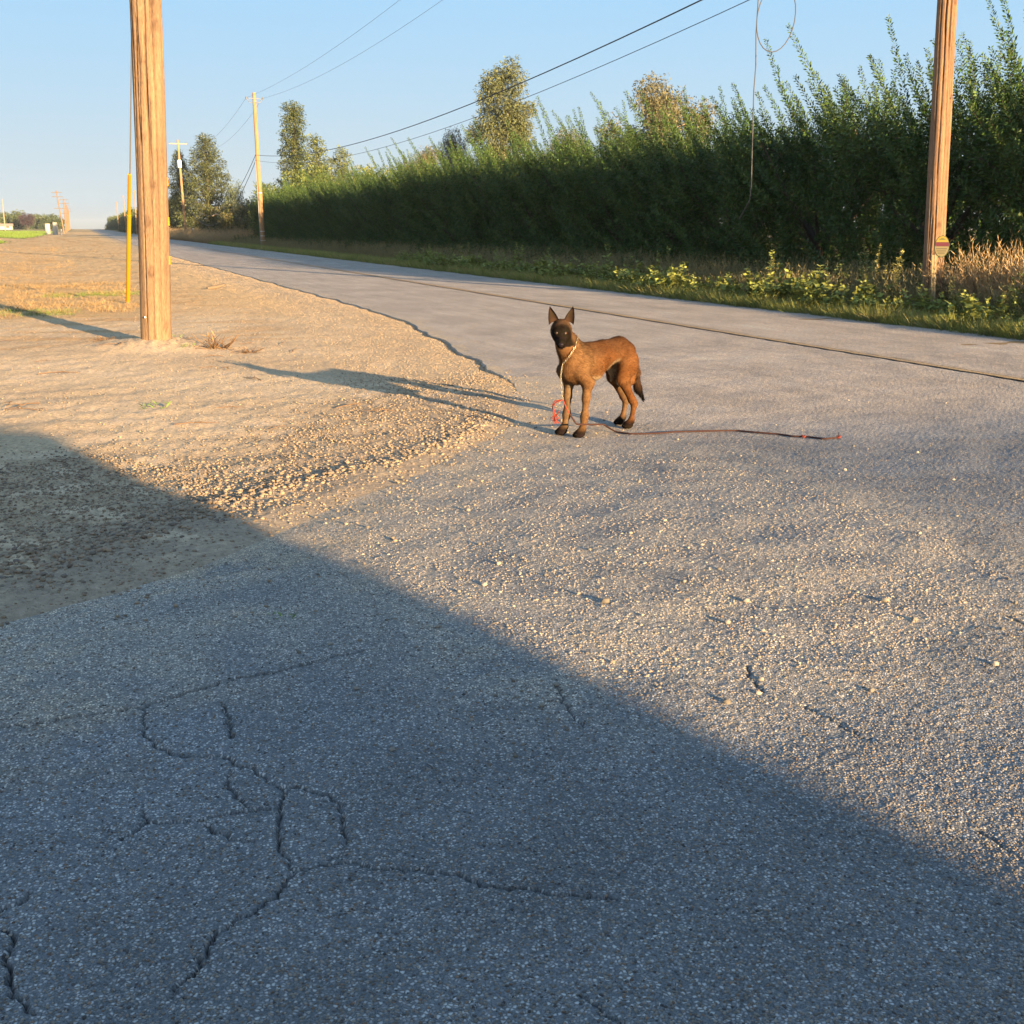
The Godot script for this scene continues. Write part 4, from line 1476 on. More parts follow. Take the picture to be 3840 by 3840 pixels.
func pole_mesh(sd: int, top: Vector3, r0: float, r1: float, seg: int, step: float, m: Material, facing: float, splits: int, tint: Color) -> ArrayMesh:
	rng.seed = sd
	var b := B.new()
	var h := top.y + 0.4
	var rows := int(h / step) + 1
	var cr := []
	for k in splits:
		cr.append([facing + rf(-1.35, 1.35), rf(-0.5, h * 0.6), rf(0.8, 3.0), rf(0.008, 0.018), rf(0.006, 0.016)])
	if splits > 8:      # the long drying checks that run the length of the post
		for q in [[-0.42, 0.013], [0.10, 0.015], [0.62, 0.010]]:
			cr.append([facing + q[0], -1.0, h * 1.5, q[1], 0.012])
	var knots := []
	for k in int(h * 1.7):
		knots.append([facing + rf(-1.5, 1.5), rf(0.1, h), rf(0.018, 0.036)])
	for r in rows + 1:
		var t := float(r) / rows
		var y := -0.4 + h * t
		var c := Vector3(top.x * maxf(y, 0.0) / top.y, y, top.z * maxf(y, 0.0) / top.y)
		c += Vector3(nz.get_noise_2d(y * 1.5, sd), 0, nz.get_noise_2d(y * 1.5, sd + 50.0)) * 0.012
		var rad := lerpf(r0, r1, t)
		for s in seg + 1:
			var a := TAU * s / seg
			var d := Vector3(cos(a), 0, sin(a))
			var rr := rad * (1.0 + 0.018 * nz.get_noise_2d(cos(a) * 6.0 + sd, y * 2.0 + sin(a) * 6.0))
			var col := tint
			var v := 1.0 + 0.24 * nz.get_noise_2d(cos(a) * 9.0 + sd, y * 3.0 + sin(a) * 9.0) + 0.08 * nz.get_noise_2d(a * 40.0, y * 6.0)
			for q in cr:
				var along: float = (y - q[1]) / q[2]
				if along < 0.0 or along > 1.0:
					continue
				var wander: float = q[0] + 0.05 * nz.get_noise_2d(y * 3.0, q[0] * 90.0)
				var da := absf(wrapf(a - wander, -PI, PI))
				var w: float = q[3] / rad * 0.9
				if da < w:
					var e := (1.0 - da / w) * pow(sin(PI * along), 0.3)
					rr -= q[4] * e * 2.4
					v *= 1.0 - 0.5 * e
			for q in knots:
				var dx := wrapf(a - q[0], -PI, PI) * rad
				var dy: float = (y - q[1]) * 0.7
				var dd: float = sqrt(dx * dx + dy * dy) / q[2]
				if dd < 1.6:
					rr += 0.006 * (1.0 - dd / 1.6)
					v *= 1.0 - 0.38 * (1.0 - absf(dd - 0.75) / 0.85) if dd < 1.6 else 1.0
			b.vert(c + d * rr, d, Color(col.r * v, col.g * v * (0.5 + 0.5 * minf(v, 1.0) ** 0.2), col.b * v), Vector2(float(s) / seg, y))
	for r in rows:
		for s in seg:
			var p := r * (seg + 1) + s
			var q := p + seg + 1
			b.i.append_array([p, p + 1, q, p + 1, q + 1, q])
	# normals from the carved surface
	for r in rows + 1:
		for s in seg + 1:
			var k := r * (seg + 1) + s
			var du := b.v[r * (seg + 1) + (s + 1) % seg] - b.v[r * (seg + 1) + (s - 1 + seg) % seg]
			var dv := b.v[mini(r + 1, rows) * (seg + 1) + s] - b.v[maxi(r - 1, 0) * (seg + 1) + s]
			var nn := dv.cross(du).normalized()
			b.n[k] = nn if nn.dot(b.n[k]) > 0 else -nn
	var cc := b.vert(b.v[rows * (seg + 1)] - Vector3(r1, 0, 0), Vector3.UP, tint)
	for s in seg:
		b.i.append_array([cc, rows * (seg + 1) + s, rows * (seg + 1) + s + 1])
	return b.mesh(m)

func insulator(parent: Node, at: Vector3, m: Material, s := 1.0) -> void:
	var b := B.new()
	b.tube([at, at + Vector3(0, 0.06, 0) * s, at + Vector3(0, 0.07, 0) * s, at + Vector3(0, 0.12, 0) * s, at + Vector3(0, 0.13, 0) * s, at + Vector3(0, 0.18, 0) * s], [0.02 * s, 0.02 * s, 0.055 * s, 0.05 * s, 0.035 * s, 0.03 * s], 8, lin(0.10, 0.10, 0.11))
	put("insulator", b.mesh(m), parent)

func build_poles() -> void:
	var wood := wood_material()
	var hard := mat(0.5)
	hard.metallic = 0.6
	var glass := mat(0.3)
	var honey := lin(0.245, 0.168, 0.106)
	# the thick pole on the dirt
	var p := thing("utility_pole", "thick weathered wooden pole standing in the bare dirt", "pole", Vector3(0.751, 0.0, -14.95))
	put("post", pole_mesh(81, Vector3(0.437, 11.0, 0), 0.183, 0.172, 112, 0.045, wood, PI / 2 + 0.05, 10, honey), p)
	var ym := mat(0.6, srgb(0.45, 0.24, 0.01), false)
	for k in 3:
		var b := B.new()
		var y: float = [1.03, 1.49, 1.95][k]
		for e in 5:   # a strip with scalloped edges nailed to the pole's side
			b.box(Vector3(-0.008, y - 0.05 + e * 0.02, -0.028 + 0.006 * (e % 2)), Vector3(0.012, y - 0.032 + e * 0.02, 0.028 - 0.006 * (e % 2)), Color.WHITE)
		var o := put("reflector_strip", b.mesh(ym), p)
		o.position = Vector3(0.176 + 0.0397 * y, 0, 0.045)
		o.rotation.y = -0.25
		o.set_meta("label", "small yellow reflector strip on the pole's edge")
	var nail := B.new()
	nail.tube([Vector3(0, 0, 0), Vector3(0, 0, 0.012)], [0.014, 0.010], 8, lin(0.55, 0.52, 0.48))
	var no := put("bolt", nail.mesh(hard), p)
	no.position = Vector3(-0.02 - 0.10, 0.36, 0.145)
	# guy wire and its yellow guard
	var gy := thing("guy_wire", "steel guy wire with a bright yellow plastic guard behind the pole", "guy wire", Vector3(0.72, 0, -23.9))
	var anchor := Vector3(0, 0, 0)
	var dir := Vector3(0.0035, 0.51, 0.96).normalized()
	var hi := Vector3(0.45, 8.6, 8.75)
	var wb := B.new()
	wb.tube([anchor + Vector3(0, -0.2, -0.2), hi], [0.011], 6, lin(0.42, 0.42, 0.42))
	var steel := mat(0.4)
	steel.metallic = 0.8
	put("wire", wb.mesh(steel), gy)
	var yg := mat(0.45, srgb(0.42, 0.215, 0.008), false)
	var u := hi.normalized()
	var gb := B.new()
	gb.tube([u * 0.05, u * 2.35], [0.040, 0.038], 12, Color.WHITE)
	put("guard", gb.mesh(yg), gy)
	var gb2 := B.new()
	gb2.tube([u * 2.35, u * 3.3], [0.029, 0.028], 10, Color.WHITE)
	put("guard_sleeve", gb2.mesh(yg), gy)
	# the roadside line on the right
	var line := [[-16.2, Vector3(13.45, 0, -16.2), Vector3(-0.42, 11.5, 0)], [-94.0, Vector3(13.28, 0, -94.0), Vector3(-0.12, 11.5, 0)], [-166.0, Vector3(13.2, 0, -166.0), Vector3(-0.3, 12.9, 0)], [-244.0, Vector3(13.2, 0, -244.0), Vector3(-0.4, 12.0, 0)], [-322.0, Vector3(13.2, 0.1, -322.0), Vector3(0.3, 11.0, 0)], [-400.0, Vector3(13.2, 0.3, -400.0), Vector3(0, 11.5, 0)], [-480.0, Vector3(13.2, 0.5, -480.0), Vector3(0, 11.0, 0)]]
	var names := ["honey-coloured wooden pole among the weeds beside the marker stake", "tall wooden pole with two wire brackets at the orchard's far end", "wooden pole with crossarm and white transformer before the cedar"]
	var tops := []
	for k in line.size():
		var q: Array = line[k]
		var o := thing("utility_pole", names[k] if k < 3 else "slim distant pole on the far orchard's side of the road", "pole", q[1], 0.0, "" if k < 3 else "distant poles right of the road")
		var top: Vector3 = q[2]
		put("post", pole_mesh(90 + k, top, 0.172 if k == 0 else 0.19, 0.135, 80 if k == 0 else 16, 0.05 if k == 0 else 0.6, wood, 2.2, 12 if k == 0 else 4, lin(0.27, 0.172, 0.108) if k == 0 else lin(0.38, 0.24, 0.13)), o)
		tops.append((q[1] as Vector3) + top)
		var ay := top.y - 0.55
		var ax := top.x * ay / top.y
		if k == 2:
			var b := B.new()
			b.box(Vector3(ax - 1.15, ay, 0.12), Vector3(ax + 1.15, ay + 0.12, 0.22), lin(0.40, 0.32, 0.24))
			put("crossarm", b.mesh(wood), o)
			var t := B.new()
			t.tube([Vector3(ax, ay - 3.0, 0.36), Vector3(ax, ay - 2.95, 0.36), Vector3(ax, ay - 2.1, 0.36), Vector3(ax, ay - 2.0, 0.36)], [0.2, 0.26, 0.26, 0.2], 14, lin(0.75, 0.74, 0.72))
			put("transformer", t.mesh(mat(0.5)), o)
			for s in [-1.05, 1.05]:
				insulator(o, Vector3(ax + s, ay + 0.12, 0.17), glass)
		else:
			for s in [-1.0, 1.0]:
				var b := B.new()
				b.tube([Vector3(ax, ay - 0.12, 0.14), Vector3(ax + s * 0.35, ay - 0.2, 0.14), Vector3(ax + s * 0.55, ay, 0.14), Vector3(ax + s * 0.35, ay + 0.12, 0.14), Vector3(ax, ay + 0.1, 0.14)], [0.025], 5, lin(0.20, 0.20, 0.21))
				put("bracket", b.mesh(hard), o)
				insulator(o, Vector3(ax + s * 0.62, ay, 0.14), glass, 1.3)
		if k == 1:
			for y in [0.5, 0.85, 1.2, 4.1]:
				var b := B.new()
				b.tube([Vector3(top.x * y / 11.5, y, 0), Vector3(top.x * y / 11.5, y + 0.05, 0)], [0.200], 16, lin(0.55, 0.50, 0.44))
				put("band", b.mesh(hard), o)
			var b := B.new()
			b.tube([Vector3(-0.2, 0.2, 0.06), Vector3(-0.22, 3.5, 0.06), Vector3(-0.26, 6.5, 0.06)], [0.028], 6, lin(0.22, 0.22, 0.22))
			put("conduit", b.mesh(hard), o)
	# far line on the left of the road
	for k in 7:
		var z := -330.0 - 62.0 * k
		var o := thing("utility_pole", "leaning distant pole with crossarms at the field's edge", "pole", Vector3(-4.5 - 0.3 * k, land(z), z), 0.0, "distant poles left of the road")
		var top := Vector3(-1.0 if k == 0 else 0.2, 10.8 if k == 0 else 10.2, 0)
		put("post", pole_mesh(130 + k, top, 0.2, 0.13, 10, 1.0, wood, PI / 2, 0, lin(0.26, 0.17, 0.10)), o)
		for y in ([0.4, 1.5, 4.4] if k < 2 else [0.4]):
			var b := B.new()
			var ax: float = top.x * (top.y - y) / top.y
			b.box(Vector3(ax - 1.3, top.y - y - 0.1, 0.14), Vector3(ax + 1.3, top.y - y + 0.06, 0.28), lin(0.16, 0.13, 0.10))
			put("crossarm", b.mesh(wood), o)
	var so := thing("utility_pole", "thin single pole standing by the cream farm buildings", "pole", Vector3(-27.0, land(-480.0), -480.0))
	put("post", pole_mesh(150, Vector3(0, 11.5, 0), 0.17, 0.13, 10, 1.0, wood, PI / 2, 0, lin(0.45, 0.33, 0.22)), so)
	# wires
	var wm := mat(0.6, srgb(0.07, 0.07, 0.075), false)
	var pale := mat(0.5, srgb(0.30, 0.31, 0.33), false)
	wire("power_line", "thin upper power line strung along the roadside poles", tops[0] + Vector3(-0.62, -0.4, 0.1), tops[1] + Vector3(-0.62, -0.4, 0.1), 1.0, 0.007, pale, "upper power lines")
	wire("power_line", "thin upper power line strung along the roadside poles", tops[0] + Vector3(0.62, -0.4, 0.1), tops[1] + Vector3(0.62, -0.4, 0.1), 1.25, 0.007, pale, "upper power lines")
	wire("power_line", "thin upper power line strung along the roadside poles", tops[1] + Vector3(-0.62, -0.4, 0.1), tops[2] + Vector3(-1.05, -0.3, 0.1), 2.2, 0.009, pale, "upper power lines")
	wire("power_line", "thin upper power line strung along the roadside poles", tops[1] + Vector3(0.62, -0.4, 0.1), tops[2] + Vector3(1.05, -0.3, 0.1), 2.2, 0.009, pale, "upper power lines")
	var a := Vector3(13.2, 6.75, -16.3)
	var c := Vector3(13.05, 6.95, -94.0)
	wire("telephone_cable", "thick black telephone cable sagging from the near pole to the next", a, c, 1.35, 0.017, wm, "")
	wire("telephone_cable", "thinner dark cable running just below the thick telephone cable", a + Vector3(0, -0.42, 0), c + Vector3(0, -0.40, 0), 1.45, 0.009, wm, "")
	wire("telephone_cable", "dark cable from the second pole down to the grove, upper of two", c, Vector3(12.9, 7.0, -166.0), 4.2, 0.022, wm, "")
	wire("telephone_cable", "dark cable from the second pole down to the grove, lower of two", c + Vector3(0, -0.4, 0), Vector3(12.9, 6.2, -166.0), 4.6, 0.022, wm, "")
	wire("telephone_cable", "slack service wire from the grove to low on the second pole", Vector3(21.0, 6.2, -172.0), Vector3(13.1, 3.9, -94.0), 0.9, 0.014, wm, "")
	# the coil of spare cable and its loose end
	var cb := B.new()
	var pts := []
	for k in 27:
		var t := TAU * k / 26.0
		pts.append(Vector3(13.1 + 0.355 * sin(t) + 0.06 * cos(t), 5.42 + 0.64 * cos(t), -20.95 + 0.12 * sin(t)))
	cb.tube(pts, [0.0105], 6, Color.WHITE, false)
	var coil := thing("spare_cable", "loop of black cable with a loose end dangling before the orchard", "cable", Vector3.ZERO)
	put("loop", cb.mesh(wm), coil)
	var db := B.new()
	db.tube([Vector3(13.16, 6.2, -21.6), Vector3(13.11, 5.85, -21.66), Vector3(13.06, 5.2, -21.6), Vector3(13.06, 4.6, -21.55), Vector3(13.04, 4.1, -21.55), Vector3(13.09, 3.4, -21.6), Vector3(13.1, 2.9, -21.6), Vector3(13.1, 2.3, -21.57), Vector3(13.09, 2.0, -21.58), Vector3(13.05, 1.85, -21.65), Vector3(13.1, 1.6, -22.0)], [0.011], 6, Color.WHITE)
	put("loose_end", db.mesh(wm), coil)

func wire(called: String, label: String, a: Vector3, c: Vector3, sag: float, r: float, m: Material, group: String) -> void:
	var b := B.new()
	var pts := []
	var mid := (a + c) / 2.0
	for k in 33:
		var t := k / 32.0
		pts.append(a.lerp(c, t) + Vector3(0, -4.0 * sag * t * (1.0 - t), 0) - mid)
	b.tube(pts, [r], 5, Color.WHITE, false)
	var o := put(called, b.mesh(m))
	o.position = mid
	tag(o, label, "cable", group)

func build_marker() -> void:
	var s := thing("marker_sign", "oval utility marker in yellow, maroon and cream on a wooden stake", "sign", Vector3(12.86, 0.0, -15.35), -0.55)
	var wood := mat(0.85)
	var b := B.new()
	b.box(Vector3(-0.035, -0.2, -0.03), Vector3(-0.004, 1.0, 0.0), lin(0.26, 0.20, 0.11))
	b.box(Vector3(0.004, -0.2, -0.028), Vector3(0.035, 1.0, 0.002), lin(0.30, 0.23, 0.13))
	var st := put("stake", b.mesh(wood), s)
	st.rotation.z = 0.05
	st.position.x = -0.05
	var paint := mat(0.45)
	var bands := [["border", -1.0, 1.0, lin(0.04, 0.06, 0.03), 1.08, 0.0], ["yellow_panel", 0.42, 1.0, lin(0.22, 0.155, 0.03), 1.0, 0.004], ["maroon_band", 0.02, 0.40, lin(0.085, 0.02, 0.035), 1.0, 0.004], ["cream_panel", -1.0, 0.0, lin(0.15, 0.128, 0.07), 1.0, 0.004]]  # panel colours darkened to carry the shade that falls on the sign
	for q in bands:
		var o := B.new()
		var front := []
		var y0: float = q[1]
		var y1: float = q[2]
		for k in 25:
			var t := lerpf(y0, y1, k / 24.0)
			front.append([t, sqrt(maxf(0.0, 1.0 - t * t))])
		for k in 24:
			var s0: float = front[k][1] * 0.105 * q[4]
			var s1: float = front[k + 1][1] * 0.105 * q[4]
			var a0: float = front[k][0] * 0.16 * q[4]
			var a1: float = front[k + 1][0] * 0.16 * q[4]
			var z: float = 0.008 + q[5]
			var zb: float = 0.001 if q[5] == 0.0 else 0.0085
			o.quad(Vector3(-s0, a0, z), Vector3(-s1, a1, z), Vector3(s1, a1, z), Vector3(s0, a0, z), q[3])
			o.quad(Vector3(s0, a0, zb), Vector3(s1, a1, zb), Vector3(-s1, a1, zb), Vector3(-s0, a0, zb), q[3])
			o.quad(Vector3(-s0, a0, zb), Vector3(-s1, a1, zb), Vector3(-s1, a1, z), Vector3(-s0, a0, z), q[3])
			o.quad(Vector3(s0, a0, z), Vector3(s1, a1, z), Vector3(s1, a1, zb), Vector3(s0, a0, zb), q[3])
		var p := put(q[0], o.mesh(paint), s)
		p.position.y = 1.13
		if q[0] == "cream_panel":
			for k in 3:     # printed lines, worn past reading
				var l := B.new()
				var w: float = [0.085, 0.075, 0.055][k]
				var y := -0.035 - 0.034 * k
				var x := -w
				rng.seed = 200 + k
				while x < w - 0.01:
					var e := rf(0.006, 0.016)
					l.quad(Vector3(x, y - 0.007, 0.0145), Vector3(x, y + 0.006, 0.0145), Vector3(minf(x + e, w), y + 0.006, 0.0145), Vector3(minf(x + e, w), y - 0.007, 0.0145), lin(0.07, 0.06, 0.045))
					x += e + 0.003
				put("lettering", l.mesh(paint), p)
		if q[0] == "yellow_panel":
			var l := B.new()
			l.box(Vector3(-0.045, 0.105, 0.0125), Vector3(0.045, 0.118, 0.016), lin(0.06, 0.09, 0.04))
			l.box(Vector3(-0.02, 0.12, 0.0125), Vector3(0.02, 0.128, 0.016), lin(0.06, 0.09, 0.04))
			put("emblem", l.mesh(paint), p)
	var bow := B.new()
	for a in [0.5, 1.2, 1.9, 2.6]:
		bow.leaf(Vector3(0, 1.30, 0.006), Vector3(cos(a), sin(a) * 0.6, 0.1).normalized(), Vector3(0, 0.3, 1).normalized(), Vector3(0, 0, 1), 0.06, 0.02, lin(0.10, 0.12, 0.04))
	put("ribbon", bow.mesh(paint), s)

func build_farm() -> void:
	var conc := mat(0.85)
	# concrete standpipes at the field's edge
	var rows := [[-7.65, -300.0, 0.56, 2.35, "wide pale concrete standpipe, the one farther from the road"], [-5.75, -288.0, 0.50, 2.6, "tall pale concrete standpipe nearer the leaning pole"], [-6.3, -292.0, 0.18, 1.3, "thin pale riser pipe between the two standpipes"], [-4.55, -290.0, 0.2, 1.15, "short pale riser pipe beside the leaning pole"]]
	for q in rows:
		var s := thing("standpipe", q[4], "standpipe", Vector3(q[0], land(q[1]) + 0.02, q[1]))
		var b := B.new()
		var r: float = q[2]
		var h: float = q[3]
		b.tube([Vector3(0, -0.2, 0), Vector3(0, h * 0.5, 0), Vector3(0, h * 0.5 + 0.02, 0), Vector3(0, h * 0.5 + 0.04, 0), Vector3(0, h, 0)], [r, r, r * 1.04, r, r], 16, lin(0.42, 0.39, 0.33))
		put("pipe", b.mesh(conc), s)
		var t := B.new()
		t.tube([Vector3(0, h, 0), Vector3(0, h + 0.08, 0)], [r * 1.08, r * 1.04], 16, lin(0.45, 0.41, 0.35))
		put("rim", t.mesh(conc), s)
	# low farm buildings on the horizon
	for q in [[-37.0, -600.0, 13.0, 2.6, "long cream shed on the field's horizon", lin(0.60, 0.50, 0.36)], [-48.0, -610.0, 9.0, 3.4, "cream farmhouse with a brown roof on the horizon", lin(0.52, 0.40, 0.28)]]:
		var o := thing("farm_building", q[4], "building", Vector3(q[0], land(q[1]), q[1]))
		var w: float = q[2] / 2.0
		var h: float = q[3]
		var b := B.new()
		b.box(Vector3(-w, -0.3, -4), Vector3(w, h * 0.72, 4), q[5])
		put("wall", b.mesh(conc), o)
		var rf_ := B.new()
		rf_.quad(Vector3(-w - 0.4, h * 0.70, 4.5), Vector3(-w - 0.4, h + 0.4, 0), Vector3(w + 0.4, h + 0.4, 0), Vector3(w + 0.4, h * 0.70, 4.5), lin(0.42, 0.30, 0.22))
		rf_.quad(Vector3(w + 0.4, h * 0.70, -4.5), Vector3(w + 0.4, h + 0.4, 0), Vector3(-w - 0.4, h + 0.4, 0), Vector3(-w - 0.4, h * 0.70, -4.5), lin(0.42, 0.30, 0.22))
		put("roof", rf_.mesh(conc), o)
		for k in 3:
			var d := B.new()
			var x := -w * 0.6 + k * w * 0.6
			d.box(Vector3(x, 0.9 if k != 1 else 0.0, 4.0), Vector3(x + 1.4, 2.0, 4.06), lin(0.12, 0.11, 0.10))
			put("door" if k == 1 else "window", d.mesh(conc), o)
	# white posts before the grove
	var n := 0
	for q in [[13.9, -163.0, 1.15], [15.4, -160.0, 1.5], [15.9, -157.0, 0.9]]:
		var b := B.new()
		b.tube([Vector3(0, -0.2, 0), Vector3(0, q[2], 0), Vector3(0, q[2] + 0.06, 0)], [0.13, 0.12, 0.06], 8, lin(0.70, 0.64, 0.52))
		var o := put("white_post", b.mesh(conc))
		o.position = Vector3(q[0], 0.3, q[1])
		tag(o, "short white post in the dry grass before the grove", "post", "white posts before the grove")
		n += 1

func build_house() -> void:
	# the house behind the photographer, whose shadow lies over the driveway
	var h := thing("house", "low stucco house with a shallow gable roof behind the photographer", "house", Vector3(0, 0, 0), 0.26825)
	var st := mat(0.9)
	var wall := lin(0.46, 0.42, 0.36)
	var g := 0.05
	var eave_u := 1.94
	var eave_y := 2.81
	var slope := 0.27
	var ridge_u := -2.4
	var b := B.new()
	var hw := func(u: float) -> float: return eave_y - 0.12 + slope * (eave_u - absf(u - ridge_u) - ridge_u)
	var us := [1.90, ridge_u, 2.0 * ridge_u - 1.90]
	for zz in [11.0, 19.0]:
		for k in 2:
			b.quad(Vector3(us[k], g - 0.3, zz), Vector3(us[k], hw.call(us[k]), zz), Vector3(us[k + 1], hw.call(us[k + 1]), zz), Vector3(us[k + 1], g - 0.3, zz), wall)
	for u in [us[0], us[2]]:
		b.quad(Vector3(u, g - 0.3, 11.0), Vector3(u, hw.call(u), 11.0), Vector3(u, hw.call(u), 19.0), Vector3(u, g - 0.3, 19.0), wall)
	put("wall", b.mesh(st), h)
	var r := B.new()
	var rc := lin(0.16, 0.12, 0.10)
	for sgn in [1.0, -1.0]:
		var eu: float = ridge_u + sgn * (eave_u - ridge_u)
		var ry := eave_y + slope * (eave_u - ridge_u)
		var p := [Vector3(eu, eave_y, 10.7), Vector3(ridge_u, ry, 10.7), Vector3(ridge_u, ry, 19.3), Vector3(eu, eave_y, 19.3)]
		r.quad(p[0], p[1], p[2], p[3], rc)
		var q := []
		for e in p: q.append(e - Vector3(0, 0.12, 0))
		r.quad(q[3], q[2], q[1], q[0], rc)
		for e in 4:
			r.quad(p[e], q[e], q[(e + 1) % 4], p[(e + 1) % 4], rc)
	put("roof", r.mesh(mat(0.9)), h)
	var d := B.new()
	d.box(Vector3(-3.0, g, 10.94), Vector3(-2.1, g + 2.0, 10.997), lin(0.30, 0.16, 0.10))
	var door := put("door", d.mesh(st), h)
	var k := B.new()
	k.box(Vector3(-2.25, g + 0.95, 10.89), Vector3(-2.2, g + 1.05, 10.94), lin(0.5, 0.45, 0.3))
	put("handle", k.mesh(st), door)
	for x in [0.0, -5.2]:
		var w := B.new()
		w.box(Vector3(x, g + 1.0, 10.94), Vector3(x + 1.2, g + 2.0, 10.997), lin(0.7, 0.68, 0.62))
		var fr := put("window", w.mesh(st), h)
		var gl := B.new()
		gl.box(Vector3(x + 0.07, g + 1.07, 10.92), Vector3(x + 1.13, g + 1.93, 10.938), lin(0.04, 0.05, 0.06))
		put("pane", gl.mesh(mat(0.1)), fr)

# ---------------------------------------------------------------- the dog
func dog_bones() -> Array:
	var a := []
	# trunk: [from, radius, to, radius]
	a.append([Vector3(0.175, 0.475, 0), 0.098, Vector3(0.02, 0.485, 0), 0.100])
	a.append([Vector3(0.17, 0.405, 0), 0.070, Vector3(0.02, 0.415, 0), 0.066])
	a.append([Vector3(0.205, 0.44, 0), 0.080, Vector3(0.16, 0.50, 0), 0.085])
	a.append([Vector3(0.02, 0.495, 0), 0.092, Vector3(-0.15, 0.535, 0), 0.072])
	a.append([Vector3(0.02, 0.44, 0), 0.062, Vector3(-0.12, 0.505, 0), 0.055])
	a.append([Vector3(0.155, 0.575, 0), 0.040, Vector3(-0.05, 0.575, 0), 0.040])
	a.append([Vector3(-0.05, 0.572, 0), 0.045, Vector3(-0.21, 0.575, 0), 0.052])
	a.append([Vector3(-0.20, 0.555, 0), 0.075, Vector3(-0.275, 0.525, 0), 0.060])
	a.append([Vector3(0.235, 0.50, 0), 0.055, Vector3(0.228, 0.425, 0), 0.058])
	for s in [-1.0, 1.0]:
		var back := 0.0 if s < 0 else -0.07
		# fore leg: blade, upper arm, forearm, pastern, foot
		a.append([Vector3(0.14, 0.55, s * 0.055), 0.045, Vector3(0.210, 0.43, s * 0.072), 0.047])
		a.append([Vector3(0.210, 0.43, s * 0.072), 0.046, Vector3(0.150, 0.355, s * 0.088), 0.042])
		a.append([Vector3(0.155, 0.355, s * 0.088), 0.035, Vector3(0.165, 0.255, s * 0.086), 0.0255])
		a.append([Vector3(0.165, 0.255, s * 0.086), 0.0255, Vector3(0.172, 0.15, s * 0.084), 0.0185])
		a.append([Vector3(0.172, 0.15, s * 0.084), 0.0205, Vector3(0.176, 0.125, s * 0.084), 0.0225])
		a.append([Vector3(0.176, 0.125, s * 0.084), 0.0215, Vector3(0.190, 0.052, s * 0.084), 0.0185])
		a.append([Vector3(0.190, 0.048, s * 0.084), 0.021, Vector3(0.212, 0.028, s * 0.084), 0.025])
		for t in 4:
			var o := (t - 1.5) * 0.0155
			a.append([Vector3(0.212, 0.024, s * 0.084 + o), 0.0125, Vector3(0.245 - absf(o) * 0.5, 0.014, s * 0.084 + o * 1.25), 0.0115])
		# hind leg: thigh, shank, hock, foot
		a.append([Vector3(-0.225, 0.53, s * 0.045), 0.066, Vector3(-0.215, 0.425, s * 0.068), 0.066])
		a.append([Vector3(-0.235, 0.47, s * 0.062), 0.062, Vector3(-0.165 + back, 0.345, s * 0.078), 0.047])
		a.append([Vector3(-0.26, 0.46, s * 0.055), 0.05, Vector3(-0.245, 0.33, s * 0.07), 0.036])
		a.append([Vector3(-0.170 + back, 0.340, s * 0.078), 0.040, Vector3(-0.262 + back, 0.195, s * 0.074), 0.0235])
		a.append([Vector3(-0.262 + back, 0.195, s * 0.074), 0.025, Vector3(-0.288 + back, 0.160, s * 0.074), 0.021])
		a.append([Vector3(-0.286 + back, 0.165, s * 0.074), 0.0185, Vector3(-0.262 + back, 0.052, s * 0.074), 0.0165])
		a.append([Vector3(-0.262 + back, 0.045, s * 0.074), 0.020, Vector3(-0.235 + back, 0.026, s * 0.074), 0.023])
		for t in 4:
			var o := (t - 1.5) * 0.0145
			a.append([Vector3(-0.235 + back, 0.022, s * 0.074 + o), 0.0115, Vector3(-0.204 + back - absf(o) * 0.5, 0.013, s * 0.074 + o * 1.25), 0.0105])
	# neck and throat, carried up and forward
	a.append([Vector3(0.155, 0.53, 0), 0.082, Vector3(0.260, 0.625, -0.012), 0.068])
	a.append([Vector3(0.260, 0.625, -0.012), 0.067, Vector3(0.325, 0.68, -0.028), 0.060])
	a.append([Vector3(0.215, 0.47, 0), 0.062, Vector3(0.290, 0.60, -0.012), 0.056])
	# tail, hanging with a slight hook
	a.append([Vector3(-0.30, 0.545, 0), 0.030, Vector3(-0.345, 0.47, 0.004), 0.027])
	a.append([Vector3(-0.345, 0.47, 0.004), 0.027, Vector3(-0.372, 0.36, 0.008), 0.029])
	a.append([Vector3(-0.372, 0.36, 0.008), 0.029, Vector3(-0.402, 0.25, 0.008), 0.025])
	a.append([Vector3(-0.402, 0.25, 0.008), 0.025, Vector3(-0.455, 0.17, 0.006), 0.009])
	for q in a:      # a long-backed, leggy build
		q[0] = (q[0] as Vector3) * Vector3(1.19, 1.035, 1.0)
		q[2] = (q[2] as Vector3) * Vector3(1.19, 1.035, 1.0)
	return a

func head_frame() -> Transform3D:
	var turn := deg_to_rad(43.0)
	var dip := deg_to_rad(24.0)
	var fx := Vector3(cos(turn) * cos(dip), -sin(dip), -sin(turn) * cos(dip))
	var side := fx.cross(Vector3.UP).normalized()
	var up := side.cross(fx)
	return Transform3D(Basis(fx, up, side), Vector3(0.405, 0.742, -0.04))

